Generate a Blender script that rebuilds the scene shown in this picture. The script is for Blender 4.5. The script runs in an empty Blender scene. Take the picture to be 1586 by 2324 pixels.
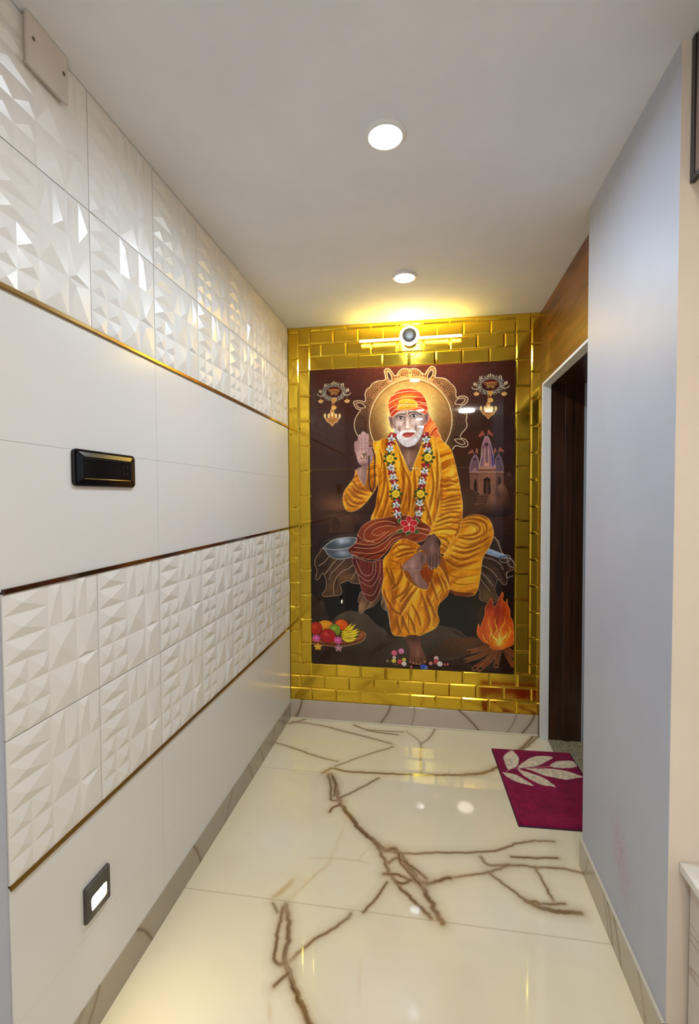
import bpy, bmesh, math
import numpy as np
from mathutils import Matrix, Vector

# ------------------------------------------------------------------ camera, world, exposure
SC = bpy.context.scene
COL = SC.collection
cam_d = bpy.data.cameras.new('camera'); cam = bpy.data.objects.new('camera', cam_d); COL.objects.link(cam)
cam_d.sensor_fit = 'VERTICAL'; cam_d.sensor_height = 36.0; cam_d.lens = 1078.1/2324*36.0; cam_d.clip_start = 0.02
CR, CU, CF = Vector((0.98639882, 0.16429726, -0.00487727)), Vector((-0.000468487, 0.03248266, 0.99947219)), Vector((-0.16436897, 0.9858759, -0.03211783))
m3 = Matrix((CR, CU, -CF)).transposed()
cam.matrix_world = Matrix.Translation((0.8558, 0.0, 1.386)) @ m3.to_4x4()
SC.camera = cam
W = bpy.data.worlds.new('room_dark'); SC.world = W; W.use_nodes = True
W.node_tree.nodes['Background'].inputs[0].default_value = (0.9, 0.85, 0.8, 1); W.node_tree.nodes['Background'].inputs[1].default_value = 0.01
SC.view_settings.view_transform = 'Standard'; SC.view_settings.look = 'None'; SC.view_settings.gamma = 1.0
SC.view_settings.exposure = EXPOSURE = -0.05
COOL = (0.74, 0.88, 1.0); NEUT = (0.97, 0.96, 0.94); WARM = (1.0, 0.73, 0.13)
L_DOWN = 480.0       # the two cool downlights in the passage
L_BACK = 230.0       # the downlights of the room behind the viewer
L_TUBE = 60.0       # warm tube of the wall lamp
L_RING = 34.0
L_STEP = 60.0
L_BEAM = 0.45
L_SIDE = 125.0

# ------------------------------------------------------------------ sizes of the place (metres)
D = 2.845; H = 2.418; Z1 = 1.8175; Z2 = 1.195; Z3 = 0.5775; ZB = 0.101
XR = 1.423; XW = 1.478; YE = 1.222; YG = 1.855; YT = 0.828; XR2 = 1.80; YB = -3.0

# ------------------------------------------------------------------ helpers
def lin(c):
    return tuple(((v/255)/12.92 if v/255 <= .04045 else ((v/255+.055)/1.055)**2.4) for v in c)
def link(o, parent=None):
    COL.objects.link(o)
    if parent is not None:
        o.parent = parent; o.matrix_parent_inverse = parent.matrix_world.inverted() if False else Matrix.Translation(-parent.location)
    return o
def empty(name, loc):
    o = bpy.data.objects.new(name, None); o.location = loc; o.empty_display_size = .05; COL.objects.link(o); return o
def tag(o, label=None, cat=None, group=None, kind=None):
    if label: o['label'] = label
    if cat: o['category'] = cat
    if group: o['group'] = group
    if kind: o['kind'] = kind
    return o
def obj(name, bm, mats, parent=None, smooth=False, bevel=0.0):
    me = bpy.data.meshes.new(name)
    bmesh.ops.recalc_face_normals(bm, faces=bm.faces) if len(bm.faces) < 60000 else None
    bm.to_mesh(me); bm.free()
    for m in (mats if isinstance(mats, (list, tuple)) else [mats]): me.materials.append(m)
    if smooth:
        for p in me.polygons: p.use_smooth = True
    o = bpy.data.objects.new(name, me); link(o, parent)
    if bevel:
        b = o.modifiers.new('bevel', 'BEVEL'); b.width = bevel; b.segments = 3; b.limit_method = 'ANGLE'; b.angle_limit = math.radians(40)
    return o
def box(bm, x0, y0, z0, x1, y1, z1, mi=0):
    v = [bm.verts.new(p) for p in ((x0, y0, z0), (x1, y0, z0), (x1, y1, z0), (x0, y1, z0), (x0, y0, z1), (x1, y0, z1), (x1, y1, z1), (x0, y1, z1))]
    for f in ((0, 3, 2, 1), (4, 5, 6, 7), (0, 1, 5, 4), (1, 2, 6, 5), (2, 3, 7, 6), (3, 0, 4, 7)):
        bm.faces.new([v[i] for i in f]).material_index = mi
def boxes(name, L, mat, parent=None, bevel=0.0):
    bm = bmesh.new()
    for b in L: box(bm, *b)
    return obj(name, bm, mat, parent, bevel=bevel)
def struct(o):
    o['kind'] = 'structure'; return o
def loft(bm, rings, cap0=False, cap1=True, mi=0):
    R = [[bm.verts.new(p) for p in r] for r in rings]; n = len(R[0])
    for a, b in zip(R, R[1:]):
        for i in range(n): bm.faces.new((a[i], a[(i+1) % n], b[(i+1) % n], b[i])).material_index = mi
    if cap0: bm.faces.new(R[0][::-1]).material_index = mi
    if cap1: bm.faces.new(R[-1]).material_index = mi
def rrect(w, h, r, n=6):
    P = []
    for cx, cy, a0 in ((w/2-r, h/2-r, 0), (-w/2+r, h/2-r, 90), (-w/2+r, -h/2+r, 180), (w/2-r, -h/2+r, 270)):
        for i in range(n+1):
            a = math.radians(a0+90*i/n); P.append((cx+r*math.cos(a), cy+r*math.sin(a)))
    return P
def circ(r, n=40, rx=1.0, ry=1.0): return [(r*rx*math.cos(2*math.pi*i/n), r*ry*math.sin(2*math.pi*i/n)) for i in range(n)]
def tube(bm, a, b, r, n=16, caps=True):
    a, b = Vector(a), Vector(b); d = (b-a).normalized(); q = d.to_track_quat('Z', 'Y')
    ring = lambda c: [tuple(c+q @ Vector((r*math.cos(2*math.pi*i/n), r*math.sin(2*math.pi*i/n), 0))) for i in range(n)]
    loft(bm, [ring(a), ring(b)], caps, caps)

# ------------------------------------------------------------------ materials (all node based)
def mat(name, col, rough=.5, metal=0.0, spec=.5, coat=0.0, coat_rough=.05, emit=None, estr=0.0):
    m = bpy.data.materials.new(name); m.use_nodes = True; b = m.node_tree.nodes['Principled BSDF']
    b.inputs['Base Color'].default_value = (*col, 1); b.inputs['Roughness'].default_value = rough; b.inputs['Metallic'].default_value = metal
    b.inputs['Specular IOR Level'].default_value = spec; b.inputs['Coat Weight'].default_value = coat; b.inputs['Coat Roughness'].default_value = coat_rough
    if emit: b.inputs['Emission Color'].default_value = (*emit, 1); b.inputs['Emission Strength'].default_value = estr
    return m
def nodes(m): return m.node_tree.nodes, m.node_tree.links, m.node_tree.nodes['Principled BSDF']
def coords(m, scale=(1, 1, 1), rot=(0, 0, 0)):
    N, L, b = nodes(m); t = N.new('ShaderNodeTexCoord'); mp = N.new('ShaderNodeMapping'); mp.inputs['Scale'].default_value = scale; mp.inputs['Rotation'].default_value = rot
    L.new(t.outputs['Object'], mp.inputs['Vector']); return mp.outputs['Vector']
def noise_color(m, vec, scale, c0, c1, detail=6, rough=.6, p0=.35, p1=.65, dist=0.0):
    N, L, b = nodes(m); n = N.new('ShaderNodeTexNoise'); n.inputs['Scale'].default_value = scale; n.inputs['Detail'].default_value = detail; n.inputs['Roughness'].default_value = rough; n.inputs['Distortion'].default_value = dist
    r = N.new('ShaderNodeValToRGB'); r.color_ramp.elements[0].color = (*c0, 1); r.color_ramp.elements[1].color = (*c1, 1); r.color_ramp.elements[0].position = p0; r.color_ramp.elements[1].position = p1
    L.new(vec, n.inputs['Vector']); L.new(n.outputs['Fac'], r.inputs['Fac']); L.new(r.outputs['Color'], b.inputs['Base Color']); return n, r
def bump(m, vec, scale, strength, dist=.002, detail=4):
    N, L, b = nodes(m); n = N.new('ShaderNodeTexNoise'); n.inputs['Scale'].default_value = scale; n.inputs['Detail'].default_value = detail
    u = N.new('ShaderNodeBump'); u.inputs['Strength'].default_value = strength; u.inputs['Distance'].default_value = dist
    L.new(vec, n.inputs['Vector']); L.new(n.outputs['Fac'], u.inputs['Height']); L.new(u.outputs['Normal'], b.inputs['Normal']); return u
def paint(name, srgb, rough=.6, b=.15):
    c = lin(srgb); m = mat(name, c, rough, spec=.3); v = coords(m); noise_color(m, v, 3.0, tuple(x*.97 for x in c), tuple(min(1, x*1.03) for x in c), 3); bump(m, v, 240, b, .0006); return m
def attr_mat(name, rough, coat=0.0, bumps=None, spec=.5):
    m = mat(name, (.8, .8, .8), rough, spec=spec, coat=coat, coat_rough=.03); N, L, b = nodes(m)
    a = N.new('ShaderNodeAttribute'); a.attribute_name = 'print'; L.new(a.outputs['Color'], b.inputs['Base Color'])
    if bumps: bump(m, coords(m), *bumps)
    return m
M_CEIL = paint('ceiling_paint', (233, 236, 243), .8, .1)
M_LAV = paint('lavender_grey_paint', (180, 184, 198), .45)
M_BEIGE = paint('beige_paint', (238, 224, 208), .55)
M_TILE = mat('white_glazed_tile', lin((222, 221, 219)), .22, spec=.5); bump(M_TILE, coords(M_TILE), 4, .02, .004)
M_RELIEF = mat('white_relief_tile', lin((228, 225, 221)), .28, spec=.55); bump(M_RELIEF, coords(M_RELIEF), 5, .02, .004)
M_GROUT = mat('tile_grout', lin((120, 110, 98)), .9); noise_color(M_GROUT, coords(M_GROUT), 30, lin((104, 94, 82)), lin((140, 128, 114)))
M_GOLDTRIM = mat('brass_trim', lin((176, 142, 82)), .22, 1.0); bump(M_GOLDTRIM, coords(M_GOLDTRIM, (40, 1, 40)), 6, .05, .002)
M_BRONZE = mat('bronze_trim', lin((134, 104, 48)), .3, 1.0); bump(M_BRONZE, coords(M_BRONZE, (40, 1, 40)), 6, .05, .002)
M_BLACKTRIM = mat('black_glass_trim', lin((30, 20, 16)), .08, 0, .6, .5); noise_color(M_BLACKTRIM, coords(M_BLACKTRIM, (1, 1, 1)), 5, lin((22, 16, 13)), lin((86, 44, 22)))
M_GOLD = mat('gold_mirror_glaze', lin((232, 196, 66)), .08, 1.0)
def _gold():
    N, L, b = nodes(M_GOLD); v = coords(M_GOLD); bump(M_GOLD, v, 9, .05, .01, 2)
    n = N.new('ShaderNodeTexNoise'); n.inputs['Scale'].default_value = 14; r = N.new('ShaderNodeMapRange'); r.inputs['To Min'].default_value = .05; r.inputs['To Max'].default_value = .2
    L.new(v, n.inputs['Vector']); L.new(n.outputs['Fac'], r.inputs['Value']); L.new(r.outputs['Result'], b.inputs['Roughness'])
_gold()
M_WOOD = mat('brown_laminate', lin((120, 74, 34)), .38, spec=.35, coat=.15); noise_color(M_WOOD, coords(M_WOOD, (1, .9, 11)), 3, lin((72, 40, 14)), lin((134, 84, 40)), 8, .6, .3, .7, .6)
M_DARKWOOD = mat('dark_stained_wood', lin((52, 28, 14)), .3, coat=.25); noise_color(M_DARKWOOD, coords(M_DARKWOOD, (9, 9, .8)), 3, lin((34, 18, 9)), lin((76, 42, 20)), 8, .6, .3, .7, .5)
M_PLASTER = mat('bare_white_plaster', lin((214, 212, 208)), .85); noise_color(M_PLASTER, coords(M_PLASTER, (1, 1, .25)), 16, lin((176, 174, 172)), lin((240, 238, 234)), 8, .7, .16, .36); bump(M_PLASTER, coords(M_PLASTER), 60, .3, .002)
M_MARBLE = attr_mat('polished_marble_floor', .03, spec=.6)
M_PRINT = attr_mat('printed_glazed_tile', .025, spec=.38)
def marble(name, base, veinc, scale, rough=.12):
    m = mat(name, lin(base), rough); N, L, b = nodes(m); v = coords(m)
    w = N.new('ShaderNodeTexNoise'); w.inputs['Scale'].default_value = scale; w.inputs['Detail'].default_value = 5; w.inputs['Distortion'].default_value = 1.2
    L.new(v, w.inputs['Vector'])
    r = N.new('ShaderNodeValToRGB'); e = r.color_ramp.elements; e[0].position = .40; e[0].color = (*lin(base), 1); e[1].position = .60; e[1].color = (*lin(tuple(x*.94 for x in base)), 1)
    k = r.color_ramp.elements.new(.497); k.color = (*lin(base), 1); k = r.color_ramp.elements.new(.505); k.color = (*lin(veinc), 1); k = r.color_ramp.elements.new(.513); k.color = (*lin(base), 1)
    L.new(w.outputs['Fac'], r.inputs['Fac']); L.new(r.outputs['Color'], b.inputs['Base Color']); return m
M_BASEB = marble('grey_marble', (206, 196, 188), (176, 160, 146), 1.6)
M_BASE = attr_mat('marble_skirting', .12)
M_WMARBLE = marble('white_marble', (232, 228, 222), (176, 166, 158), 2.2)
M_GRANITE = mat('speckled_beige_granite', lin((150, 138, 112)), .4); noise_color(M_GRANITE, coords(M_GRANITE), 130, lin((92, 82, 62)), lin((176, 164, 138)), 3, .7, .35, .6)
M_BLACK = mat('gloss_black_plastic', lin((16, 16, 20)), .13, spec=.35)
M_BLACKM = mat('satin_black_plastic', lin((30, 28, 28)), .35)
M_GREYPL = mat('dark_grey_plastic', lin((66, 62, 58)), .45); noise_color(M_GREYPL, coords(M_GREYPL), 60, lin((60, 56, 52)), lin((74, 70, 64)))
M_COVER = mat('off_white_cover', lin((208, 200, 194)), .5); noise_color(M_COVER, coords(M_COVER), 8, lin((202, 194, 188)), lin((214, 206, 200)))
M_SCREW = mat('screw_steel', lin((120, 110, 100)), .35, 1.0); bump(M_SCREW, coords(M_SCREW), 200, .1)
M_WHITE = mat('white_lamp_plastic', lin((236, 236, 234)), .4); bump(M_WHITE, coords(M_WHITE), 200, .05)
M_GLASSBROWN = mat('tinted_brown_panel', lin((120, 98, 88)), .15); noise_color(M_GLASSBROWN, coords(M_GLASSBROWN, (1, 3, .5)), 4, lin((96, 74, 64)), lin((150, 128, 118)))
def emit_mat(name, col, s):
    m = mat(name, (.8, .8, .8), .4, emit=col, estr=s); return m
M_LCOOL = emit_mat('cool_light_diffuser', COOL, L_DOWN); M_LNEUT = emit_mat('neutral_light_diffuser', NEUT, L_BACK); M_LWARM = emit_mat('warm_tube', WARM, L_TUBE); M_LRING = emit_mat('warm_ring', (1.0, .82, .40), L_RING); M_LSTEP = emit_mat('step_light_diffuser', (1.0, .86, .58), L_STEP)
def grid_mesh(name, rgb, P0, U, V, mat_, parent=None, edge=None):
    """a finely divided flat printed face: rows of rgb run from P0 along V, columns along U; 'edge' gives it a slab thickness along that vector"""
    h, w = rgb.shape[:2]; P0, U, V = (np.array(x, float) for x in (P0, U, V))
    co = P0+np.linspace(0, 1, h)[:, None, None]*V+np.linspace(0, 1, w)[None, :, None]*U; co = co.reshape(-1, 3); n = h*w
    i = np.arange(n).reshape(h, w); q = np.stack([i[:-1, :-1], i[1:, :-1], i[1:, 1:], i[:-1, 1:]], -1).reshape(-1, 4)
    rgba = np.ones((n, 4)); rgba[:, :3] = rgb.reshape(-1, 3)
    if edge is not None:
        rim = np.concatenate([i[0, :], i[1:, -1], i[-1, :-1][::-1], i[1:-1, 0][::-1]]); m = len(rim)
        co = np.vstack([co, co[rim]+np.array(edge, float)]); rgba = np.vstack([rgba, rgba[rim]*np.array([.7, .7, .7, 1])])
        j = np.arange(m); s = np.stack([rim[j], rim[(j+1) % m], n+(j+1) % m, n+j], -1); q = np.vstack([q, s])
    me = bpy.data.meshes.new(name); me.vertices.add(len(co)); me.vertices.foreach_set('co', co.ravel()); me.loops.add(q.size); me.loops.foreach_set('vertex_index', q.ravel().astype(np.int32))
    me.polygons.add(len(q)); me.polygons.foreach_set('loop_start', np.arange(0, q.size, 4, dtype=np.int32)); me.polygons.foreach_set('loop_total', np.full(len(q), 4, np.int32))
    me.update(calc_edges=True); me.validate()
    a = me.color_attributes.new('print', 'FLOAT_COLOR', 'POINT'); a.data.foreach_set('color', rgba.ravel().astype(np.float32))
    me.materials.append(mat_); o = bpy.data.objects.new(name, me); link(o, parent); return o
def to_lin(a): return np.where(a <= .04045, a/12.92, ((a+.055)/1.055)**2.4)

# ---- painter: lays printed colours out on a raster in millimetres from the print's top left corner
class Canvas:
    def __init__(s, wmm, hmm, cell, base):
        s.c = cell; s.w = int(round(wmm/cell))+1; s.h = int(round(hmm/cell))+1
        s.a = np.empty((s.h, s.w, 3)); s.a[:] = np.array(base)/255.0
        s.Y, s.X = np.mgrid[0:s.h, 0:s.w]*float(cell); s.clip = None
    def blend(s, sl, m, col):
        if s.clip is not None: m = m*s.clip[sl]
        s.a[sl] += (np.array(col)/255.0 - s.a[sl])*m[..., None]
    def box(s, x0, y0, x1, y1):
        c = s.c
        return (slice(max(0, int(y0/c)-1), min(s.h, int(y1/c)+3)), slice(max(0, int(x0/c)-1), min(s.w, int(x1/c)+3)))
    def mask(s, P):
        P = np.asarray(P, float); M = np.zeros((s.h, s.w))
        sl = s.box(P[:, 0].min(), P[:, 1].min(), P[:, 0].max(), P[:, 1].max())
        X, Y = s.X[sl], s.Y[sl]
        if X.size == 0: return M, sl
        acc = np.zeros(X.shape)
        for ox, oy in ((-.33, -.12), (.12, -.33), (.33, .12), (-.12, .33)):
            x, y = X+ox*s.c, Y+oy*s.c; ins = np.zeros(X.shape, bool); n = len(P)
            for i in range(n):
                x0, y0 = P[i]; x1, y1 = P[(i+1) % n]
                if y0 == y1: continue
                ins ^= ((y0 > y) != (y1 > y)) & (x < (x1-x0)*(y-y0)/(y1-y0)+x0)
            acc += ins
        M[sl] = acc/4; return M, sl
    def poly(s, col, P, alpha=1.0):
        M, sl = s.mask(P); s.blend(sl, M[sl]*alpha, col); return M
    def line(s, col, w, P, alpha=1.0, taper=False, soft=0.0):
        P = np.asarray(P, float); r = w/2+s.c+soft
        sl = s.box(P[:, 0].min()-r, P[:, 1].min()-r, P[:, 0].max()+r, P[:, 1].max()+r)
        X, Y = s.X[sl], s.Y[sl]; m = np.zeros(X.shape); n = len(P)-1
        for i in range(n):
            a, b = P[i], P[i+1]; d = b-a; L = d@d+1e-9
            lo, hi = np.minimum(a, b)-r, np.maximum(a, b)+r
            q = (X >= lo[0]) & (X <= hi[0]) & (Y >= lo[1]) & (Y <= hi[1])
            if not q.any(): continue
            xx, yy = X[q], Y[q]
            t = np.clip(((xx-a[0])*d[0]+(yy-a[1])*d[1])/L, 0, 1)
            D = np.hypot(xx-a[0]-t*d[0], yy-a[1]-t*d[1])
            ww = w*(np.sin(np.pi*np.clip((i+t)/n, .03, .97)) if taper else 1.0)
            m[q] = np.maximum(m[q], np.clip((ww/2-D+soft*.5)/(s.c+soft)+.5, 0, 1)*np.minimum(1, ww/s.c))
        s.blend(sl, m*alpha, col)
    def blob(s, col, c, rx, ry, alpha=1.0, hard=0, rot=0):
        R = max(rx, ry)*(1.05 if hard else 2.2)
        sl = s.box(c[0]-R, c[1]-R, c[0]+R, c[1]+R); x, y = s.X[sl]-c[0], s.Y[sl]-c[1]
        co, si = np.cos(rot), np.sin(rot); x, y = x*co+y*si, -x*si+y*co
        q = np.hypot(x/rx, y/ry)
        m = np.clip((1-q)*min(rx, ry)/s.c+.5, 0, 1) if hard else np.exp(-1.6*q*q)*(q < 2.2)
        s.blend(sl, m*alpha, col)
    def folds(s, M, ang, wl, dark, light, seed, warp=1.0, amt=1.0):
        ys, xs = np.nonzero(M > .01)
        if len(ys) == 0: return
        sl = (slice(ys.min(), ys.max()+1), slice(xs.min(), xs.max()+1)); X, Y = s.X[sl], s.Y[sl]
        a = np.radians(ang); u = X*np.cos(a)+Y*np.sin(a); v = -X*np.sin(a)+Y*np.cos(a)
        n1 = vnoise(X/(wl*3.2), Y/(wl*3.2), seed); u = u+warp*wl*1.6*n1; n2 = vnoise(u/wl*1.3, v/(wl*4.5), seed+7); n3 = vnoise(u/wl*3, v/(wl*5.5), seed+19)
        q = np.sin(2*np.pi*(u/wl+warp*n1))*.16+(n2-.5)*2.3+(n3-.5)*1.2
        m = M[sl]*amt
        s.blend(sl, m*np.clip(-q*1.25, 0, 1)*.85, dark); s.blend(sl, m*np.clip(q, 0, 1)*.6, light)
    def grain(s, amt, seed):
        s.a *= 1+amt*(vnoise(s.X/9, s.Y/9, seed)-.5)[..., None]+amt*(vnoise(s.X/60, s.Y/60, seed+1)-.5)[..., None]
def vnoise(x, y, seed):
    xi, yi = np.floor(x).astype(int), np.floor(y).astype(int); fx, fy = x-xi, y-yi
    fx, fy = fx*fx*(3-2*fx), fy*fy*(3-2*fy)
    def h(i, j):
        k = np.sin(i*127.1+j*311.7+seed*74.7)*43758.5453; return k-np.floor(k)
    return (h(xi, yi)*(1-fx)+h(xi+1, yi)*fx)*(1-fy)+(h(xi, yi+1)*(1-fx)+h(xi+1, yi+1)*fx)*fy
def crom(P, closed, k=6):
    P = [np.array(p, float) for p in P]; n = len(P); out = []
    for i in range(n if closed else n-1):
        p1, p2 = P[i], P[(i+1) % n]
        p0 = P[i-1] if (closed or i > 0) else p1*2-p2
        p3 = P[(i+2) % n] if (closed or i+2 < n) else p2*2-p1
        for j in range(k):
            t = j/k
            out.append(.5*((2*p1)+(p2-p0)*t+(2*p0-5*p1+4*p2-p3)*t*t+(3*p1-p0-3*p2+p3)*t**3))
    if not closed: out.append(P[-1])
    return np.array(out)
HALO_C = (604.9, 324.0)
def paint_mural(ops, cell):
    cv = Canvas(1200, 1800, cell, (60, 37, 30)); masks = {}; HC = HALO_C; LT = (228, 196, 158)
    rng = np.random.RandomState(4)
    for o in ops:
        k = o[0]
        if k == 'P':
            _, col, P, outl, ow, name, sm, al = o
            Q = crom(P, True, 5) if sm else np.array(P, float)
            M = cv.poly(col, Q, al)
            if name: masks[name] = M
            if outl: cv.line(outl, ow, np.vstack([Q, Q[:1]]), .9)
        elif k == 'L':
            _, col, w, P, al, tp, cl = o
            cv.line(col, w, crom(P, False, 6) if len(P) > 2 else P, al, bool(tp))
        elif k == 'W': cv.line(o[1], o[2], crom(o[3], False, 6), o[4], True, soft=7)
        elif k == 'B': cv.blob(o[1], o[2], o[3], o[4], o[5], o[6], o[7])
        elif k == 'C': cv.clip = masks[o[1]] if o[1] else None
        elif k == 'F': cv.folds(masks[o[1]], *o[2:])
        else:
            n = o[1]; p = o[2:]
            if n == 'grad':
                st = p[0]; t = cv.Y/1800; a = np.stack([np.interp(t, [s[0] for s in st], [s[1][i] for s in st]) for i in range(3)], -1)
                cv.a[:] = a/255
            elif n == 'scallops':
                cv.clip = masks['halo']
                for q in range(15):
                    an = np.radians(-188+q*196/14+0); R = 276+(10 if q % 2 else 0)
                    cx, cy = HC[0]+R*1.0*np.cos(an), HC[1]+R*1.02*np.sin(an); up = max(0, -np.sin(an))
                    lt = (130+100*up, 90+84*up, 58+52*up); dk = (56+44*up, 36+26*up, 26+12*up)
                    for r, s in ((44, 0), (33, 0), (22, 0), (12, 0)):
                        th = np.linspace(an-2.0, an+2.0, 22)
                        arc = np.stack([cx+r*1.15*np.cos(th), cy+r*1.15*np.sin(th)], -1)
                        cv.line(dk, 7, arc, .9); cv.line(lt, 3, arc+np.array([np.cos(an), np.sin(an)])*3.5, .7)
                    cv.blob(dk, (cx-8*np.cos(an), cy-8*np.sin(an)), 6, 4, .9, 1, an)
                cv.clip = None
            elif n == 'disc':
                th = np.linspace(0, 2*np.pi, 90); E = np.stack([HC[0]+242*np.cos(th), HC[1]+250*np.sin(th)], -1)
                M = cv.poly((150, 104, 54), E); cv.clip = M
                cv.blob((236, 200, 120), (HC[0], HC[1]-120), 220, 160, .75); cv.blob((96, 62, 36), (HC[0], HC[1]+215), 320, 90, .9)
                cv.blob((84, 54, 34), (HC[0]-215, HC[1]+90), 70, 160, .6); cv.blob((84, 54, 34), (HC[0]+215, HC[1]+90), 70, 160, .6)
                cv.blob((250, 240, 160), (HC[0]-10, HC[1]), 140, 165, 1.0); cv.blob((250, 238, 150), (HC[0]-90, HC[1]+20), 50, 120, .8); cv.blob((250, 238, 150), (HC[0]+85, HC[1]), 50, 110, .7)
                cv.line((120, 78, 40), 4, E*.955+np.array(HC)*.045, .7); cv.clip = None
                cv.line((236, 206, 160), 4, E)
            elif n == 'medallion':
                c, e = p[0], p[1]; rx = abs(e[0]-c[0]); ry = rx*.68; x0, y0 = c
                for q in range(150):
                    an = q*2.39996; rr = rng.uniform(1.06, 1.5); px, py = x0+rx*rr*np.cos(an), y0+ry*rr*1.08*np.sin(an)
                    g = rng.uniform(84, 150); cv.blob((g*.95, g*.88, g*.78), (px, py), rng.uniform(3, 7), rng.uniform(3, 5), .85, 1, an)
                for q in range(26):
                    an = q*2*np.pi/26; r1 = 1.28+.14*(q % 2)
                    th = np.linspace(0, 5.2, 12); a0 = np.array([x0+rx*r1*np.cos(an), y0+ry*r1*1.1*np.sin(an)])
                    cv.line((158, 148, 132), 2.2, a0+np.stack([9*np.cos(th+an), 8*np.sin(th+an)], -1), .9)
                    cv.blob((50, 30, 26), a0, 3, 3, .8, 1)
                for dx in (-.22, 0, .22): cv.line((222, 204, 168), 5, [(x0+dx*rx, y0-ry*1.55), (x0+dx*rx, y0-ry*(1.98-abs(dx)))], 1, True); cv.line((200, 180, 150), 4, [(x0+dx*rx, y0-ry*1.45), (x0+dx*rx, y0-ry*1.7)])
                for sx in (-1, 1):
                    for (ex, ey, l) in ((1.72, -.1, .55), (1.58, -.05, .5), (1.18, -1.2, .45), (1.0, -1.25, .4), (1.84, -.2, .4)): cv.line((206, 188, 156), 5, [(x0+sx*ex*rx, y0+ey*ry+10), (x0+sx*ex*rx, y0+(ey-l)*ry)], 1, True)
                    th = np.linspace(0, 3.1, 10); cv.line((196, 180, 156), 4, np.stack([x0+sx*(1.62*rx+22*np.cos(th)), y0+8+14*np.sin(th)], -1))
                cv.blob((170, 160, 146), c, rx*1.05, ry*1.08, 1, 1); cv.blob((66, 24, 22), c, rx, ry, 1, 1); cv.blob((150, 46, 44), (x0, y0-ry*.4), rx*.6, ry*.4, .8)
                def tx(P): cv.line((176, 136, 74), 3.2, crom([(x0+a*rx, y0+b*ry) for a, b in P], False, 4), .95)
                tx([(-.7, -.35), (-.45, -.38), (-.38, -.2), (-.55, -.1), (-.68, -.2)]); tx([(-.3, -.42), (-.3, 0)]); tx([(-.3, -.2), (-.1, -.3), (-.05, -.1), (-.2, 0)]); tx([(.1, -.42), (.1, .02)]); tx([(.12, -.25), (.32, -.35), (.4, -.15), (.25, -.05)]); tx([(.55, -.4), (.5, -.1), (.66, -.02), (.72, -.25)]); tx([(-.72, -.45), (.74, -.45)])
                tx([(-.45, .12), (.5, .12)]); tx([(-.4, .2), (-.22, .28), (-.32, .45), (-.45, .5)]); tx([(-.15, .14), (-.15, .56)]); tx([(-.15, .36), (0, .25), (.08, .4)]); tx([(.18, .14), (.18, .58)]); tx([(.2, .4), (.36, .25), (.42, .45), (.3, .58)])
            elif n == 'beads':
                Q = crom(p[0], False, 8); d = np.r_[0, np.cumsum(np.hypot(*np.diff(Q, axis=0).T))]
                for i, s in enumerate(np.arange(0, d[-1], 7.5)):
                    c = (np.interp(s, d, Q[:, 0]), np.interp(s, d, Q[:, 1])); cv.blob((44, 26, 18), c, 4.6, 4.2, 1, 1)
                    if i % 2: cv.blob((206, 150, 80), (c[0]-1, c[1]-1), 1.8, 1.8, .8, 1)
            elif n == 'beard':
                c = np.array(p[0], float); P = np.array(p[1], float); M, _ = cv.mask(crom(P, True, 4)); cv.clip = M
                for q in range(420):
                    an = rng.uniform(-.25, np.pi+.25); r0 = rng.uniform(30, 150); L = rng.uniform(16, 36)
                    a = c+np.array([np.cos(an)*r0*.95, np.sin(an)*r0-20]); di = np.array([np.cos(an)*.5, .9]); g = rng.choice([250, 236, 216, 150, 120], p=[.3, .25, .2, .15, .1])
                    cv.line((g, g*.97, g*.97), 2.0, [a, a+di*L*.5+rng.uniform(-2, 2, 2), a+di*L], .75, True)
                cv.clip = None
            elif n in ('rose', 'daisy'):
                c, r, col = (p[0], p[1], p[2]); col = np.array(col, float)
                if n == 'daisy':
                    for q in range(p[3]):
                        an = q*2*np.pi/p[3]-np.pi/2; cv.blob(col, (c[0]+r*.58*np.cos(an), c[1]+r*.5*np.sin(an)), r*.46, r*.24 if p[3] > 6 else r*.34, 1, 1, an); cv.blob(np.minimum(255, col*1.3+20), (c[0]+r*.7*np.cos(an), c[1]+r*.6*np.sin(an)), r*.2, r*.1, .8, 0, an)
                    cv.blob((230, 190, 90) if p[3] < 6 else (250, 200, 220), c, r*.2, r*.18, 1, 1)
                else:
                    cv.blob(col*.55, c, r*1.08, r*1.0, 1, 1)
                    for q in range(6):
                        an = q*2*np.pi/6+.4; cv.blob(col, (c[0]+r*.5*np.cos(an), c[1]+r*.48*np.sin(an)), r*.46, r*.4, 1, 1, an)
                        cv.line(np.minimum(255, col*1.2+16), 2, [(c[0]+r*.85*np.cos(an+x), c[1]+r*.8*np.sin(an+x)) for x in (-.4, 0, .4)], .8)
                    cv.blob(col*.7, c, r*.45, r*.4, .9, 1); cv.blob(np.minimum(255, col*1.1+8), (c[0]-1, c[1]-1), r*.3, r*.27, 1, 1); cv.blob(col*.6, c, r*.12, r*.1, .9, 1)
            elif n == 'ring':
                th = np.linspace(0, 2*np.pi, 16); cv.line((150, 84, 24), 1.8, np.stack([p[0][0]+p[1]*np.cos(th), p[0][1]+p[1]*np.sin(th)], -1))
            elif n == 'garland':
                P = np.array(p[0], float); Q = crom(P, False, 8); d = np.r_[0, np.cumsum(np.hypot(*np.diff(Q, axis=0).T))]
                at = lambda s: np.array([np.interp(s, d, Q[:, 0]), np.interp(s, d, Q[:, 1])])
                for s in np.arange(0, d[-1], 7):
                    for q in range(2): cv.blob((58+rng.randint(30), 40+rng.randint(36), 30), at(s)+rng.uniform(-26, 26, 2)*np.array([1, .5]), 8, 4, .95, 1, rng.uniform(0, 3))
                nb = int(d[-1]/56); roses = [d[i*8] for i in p[1]]
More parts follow.
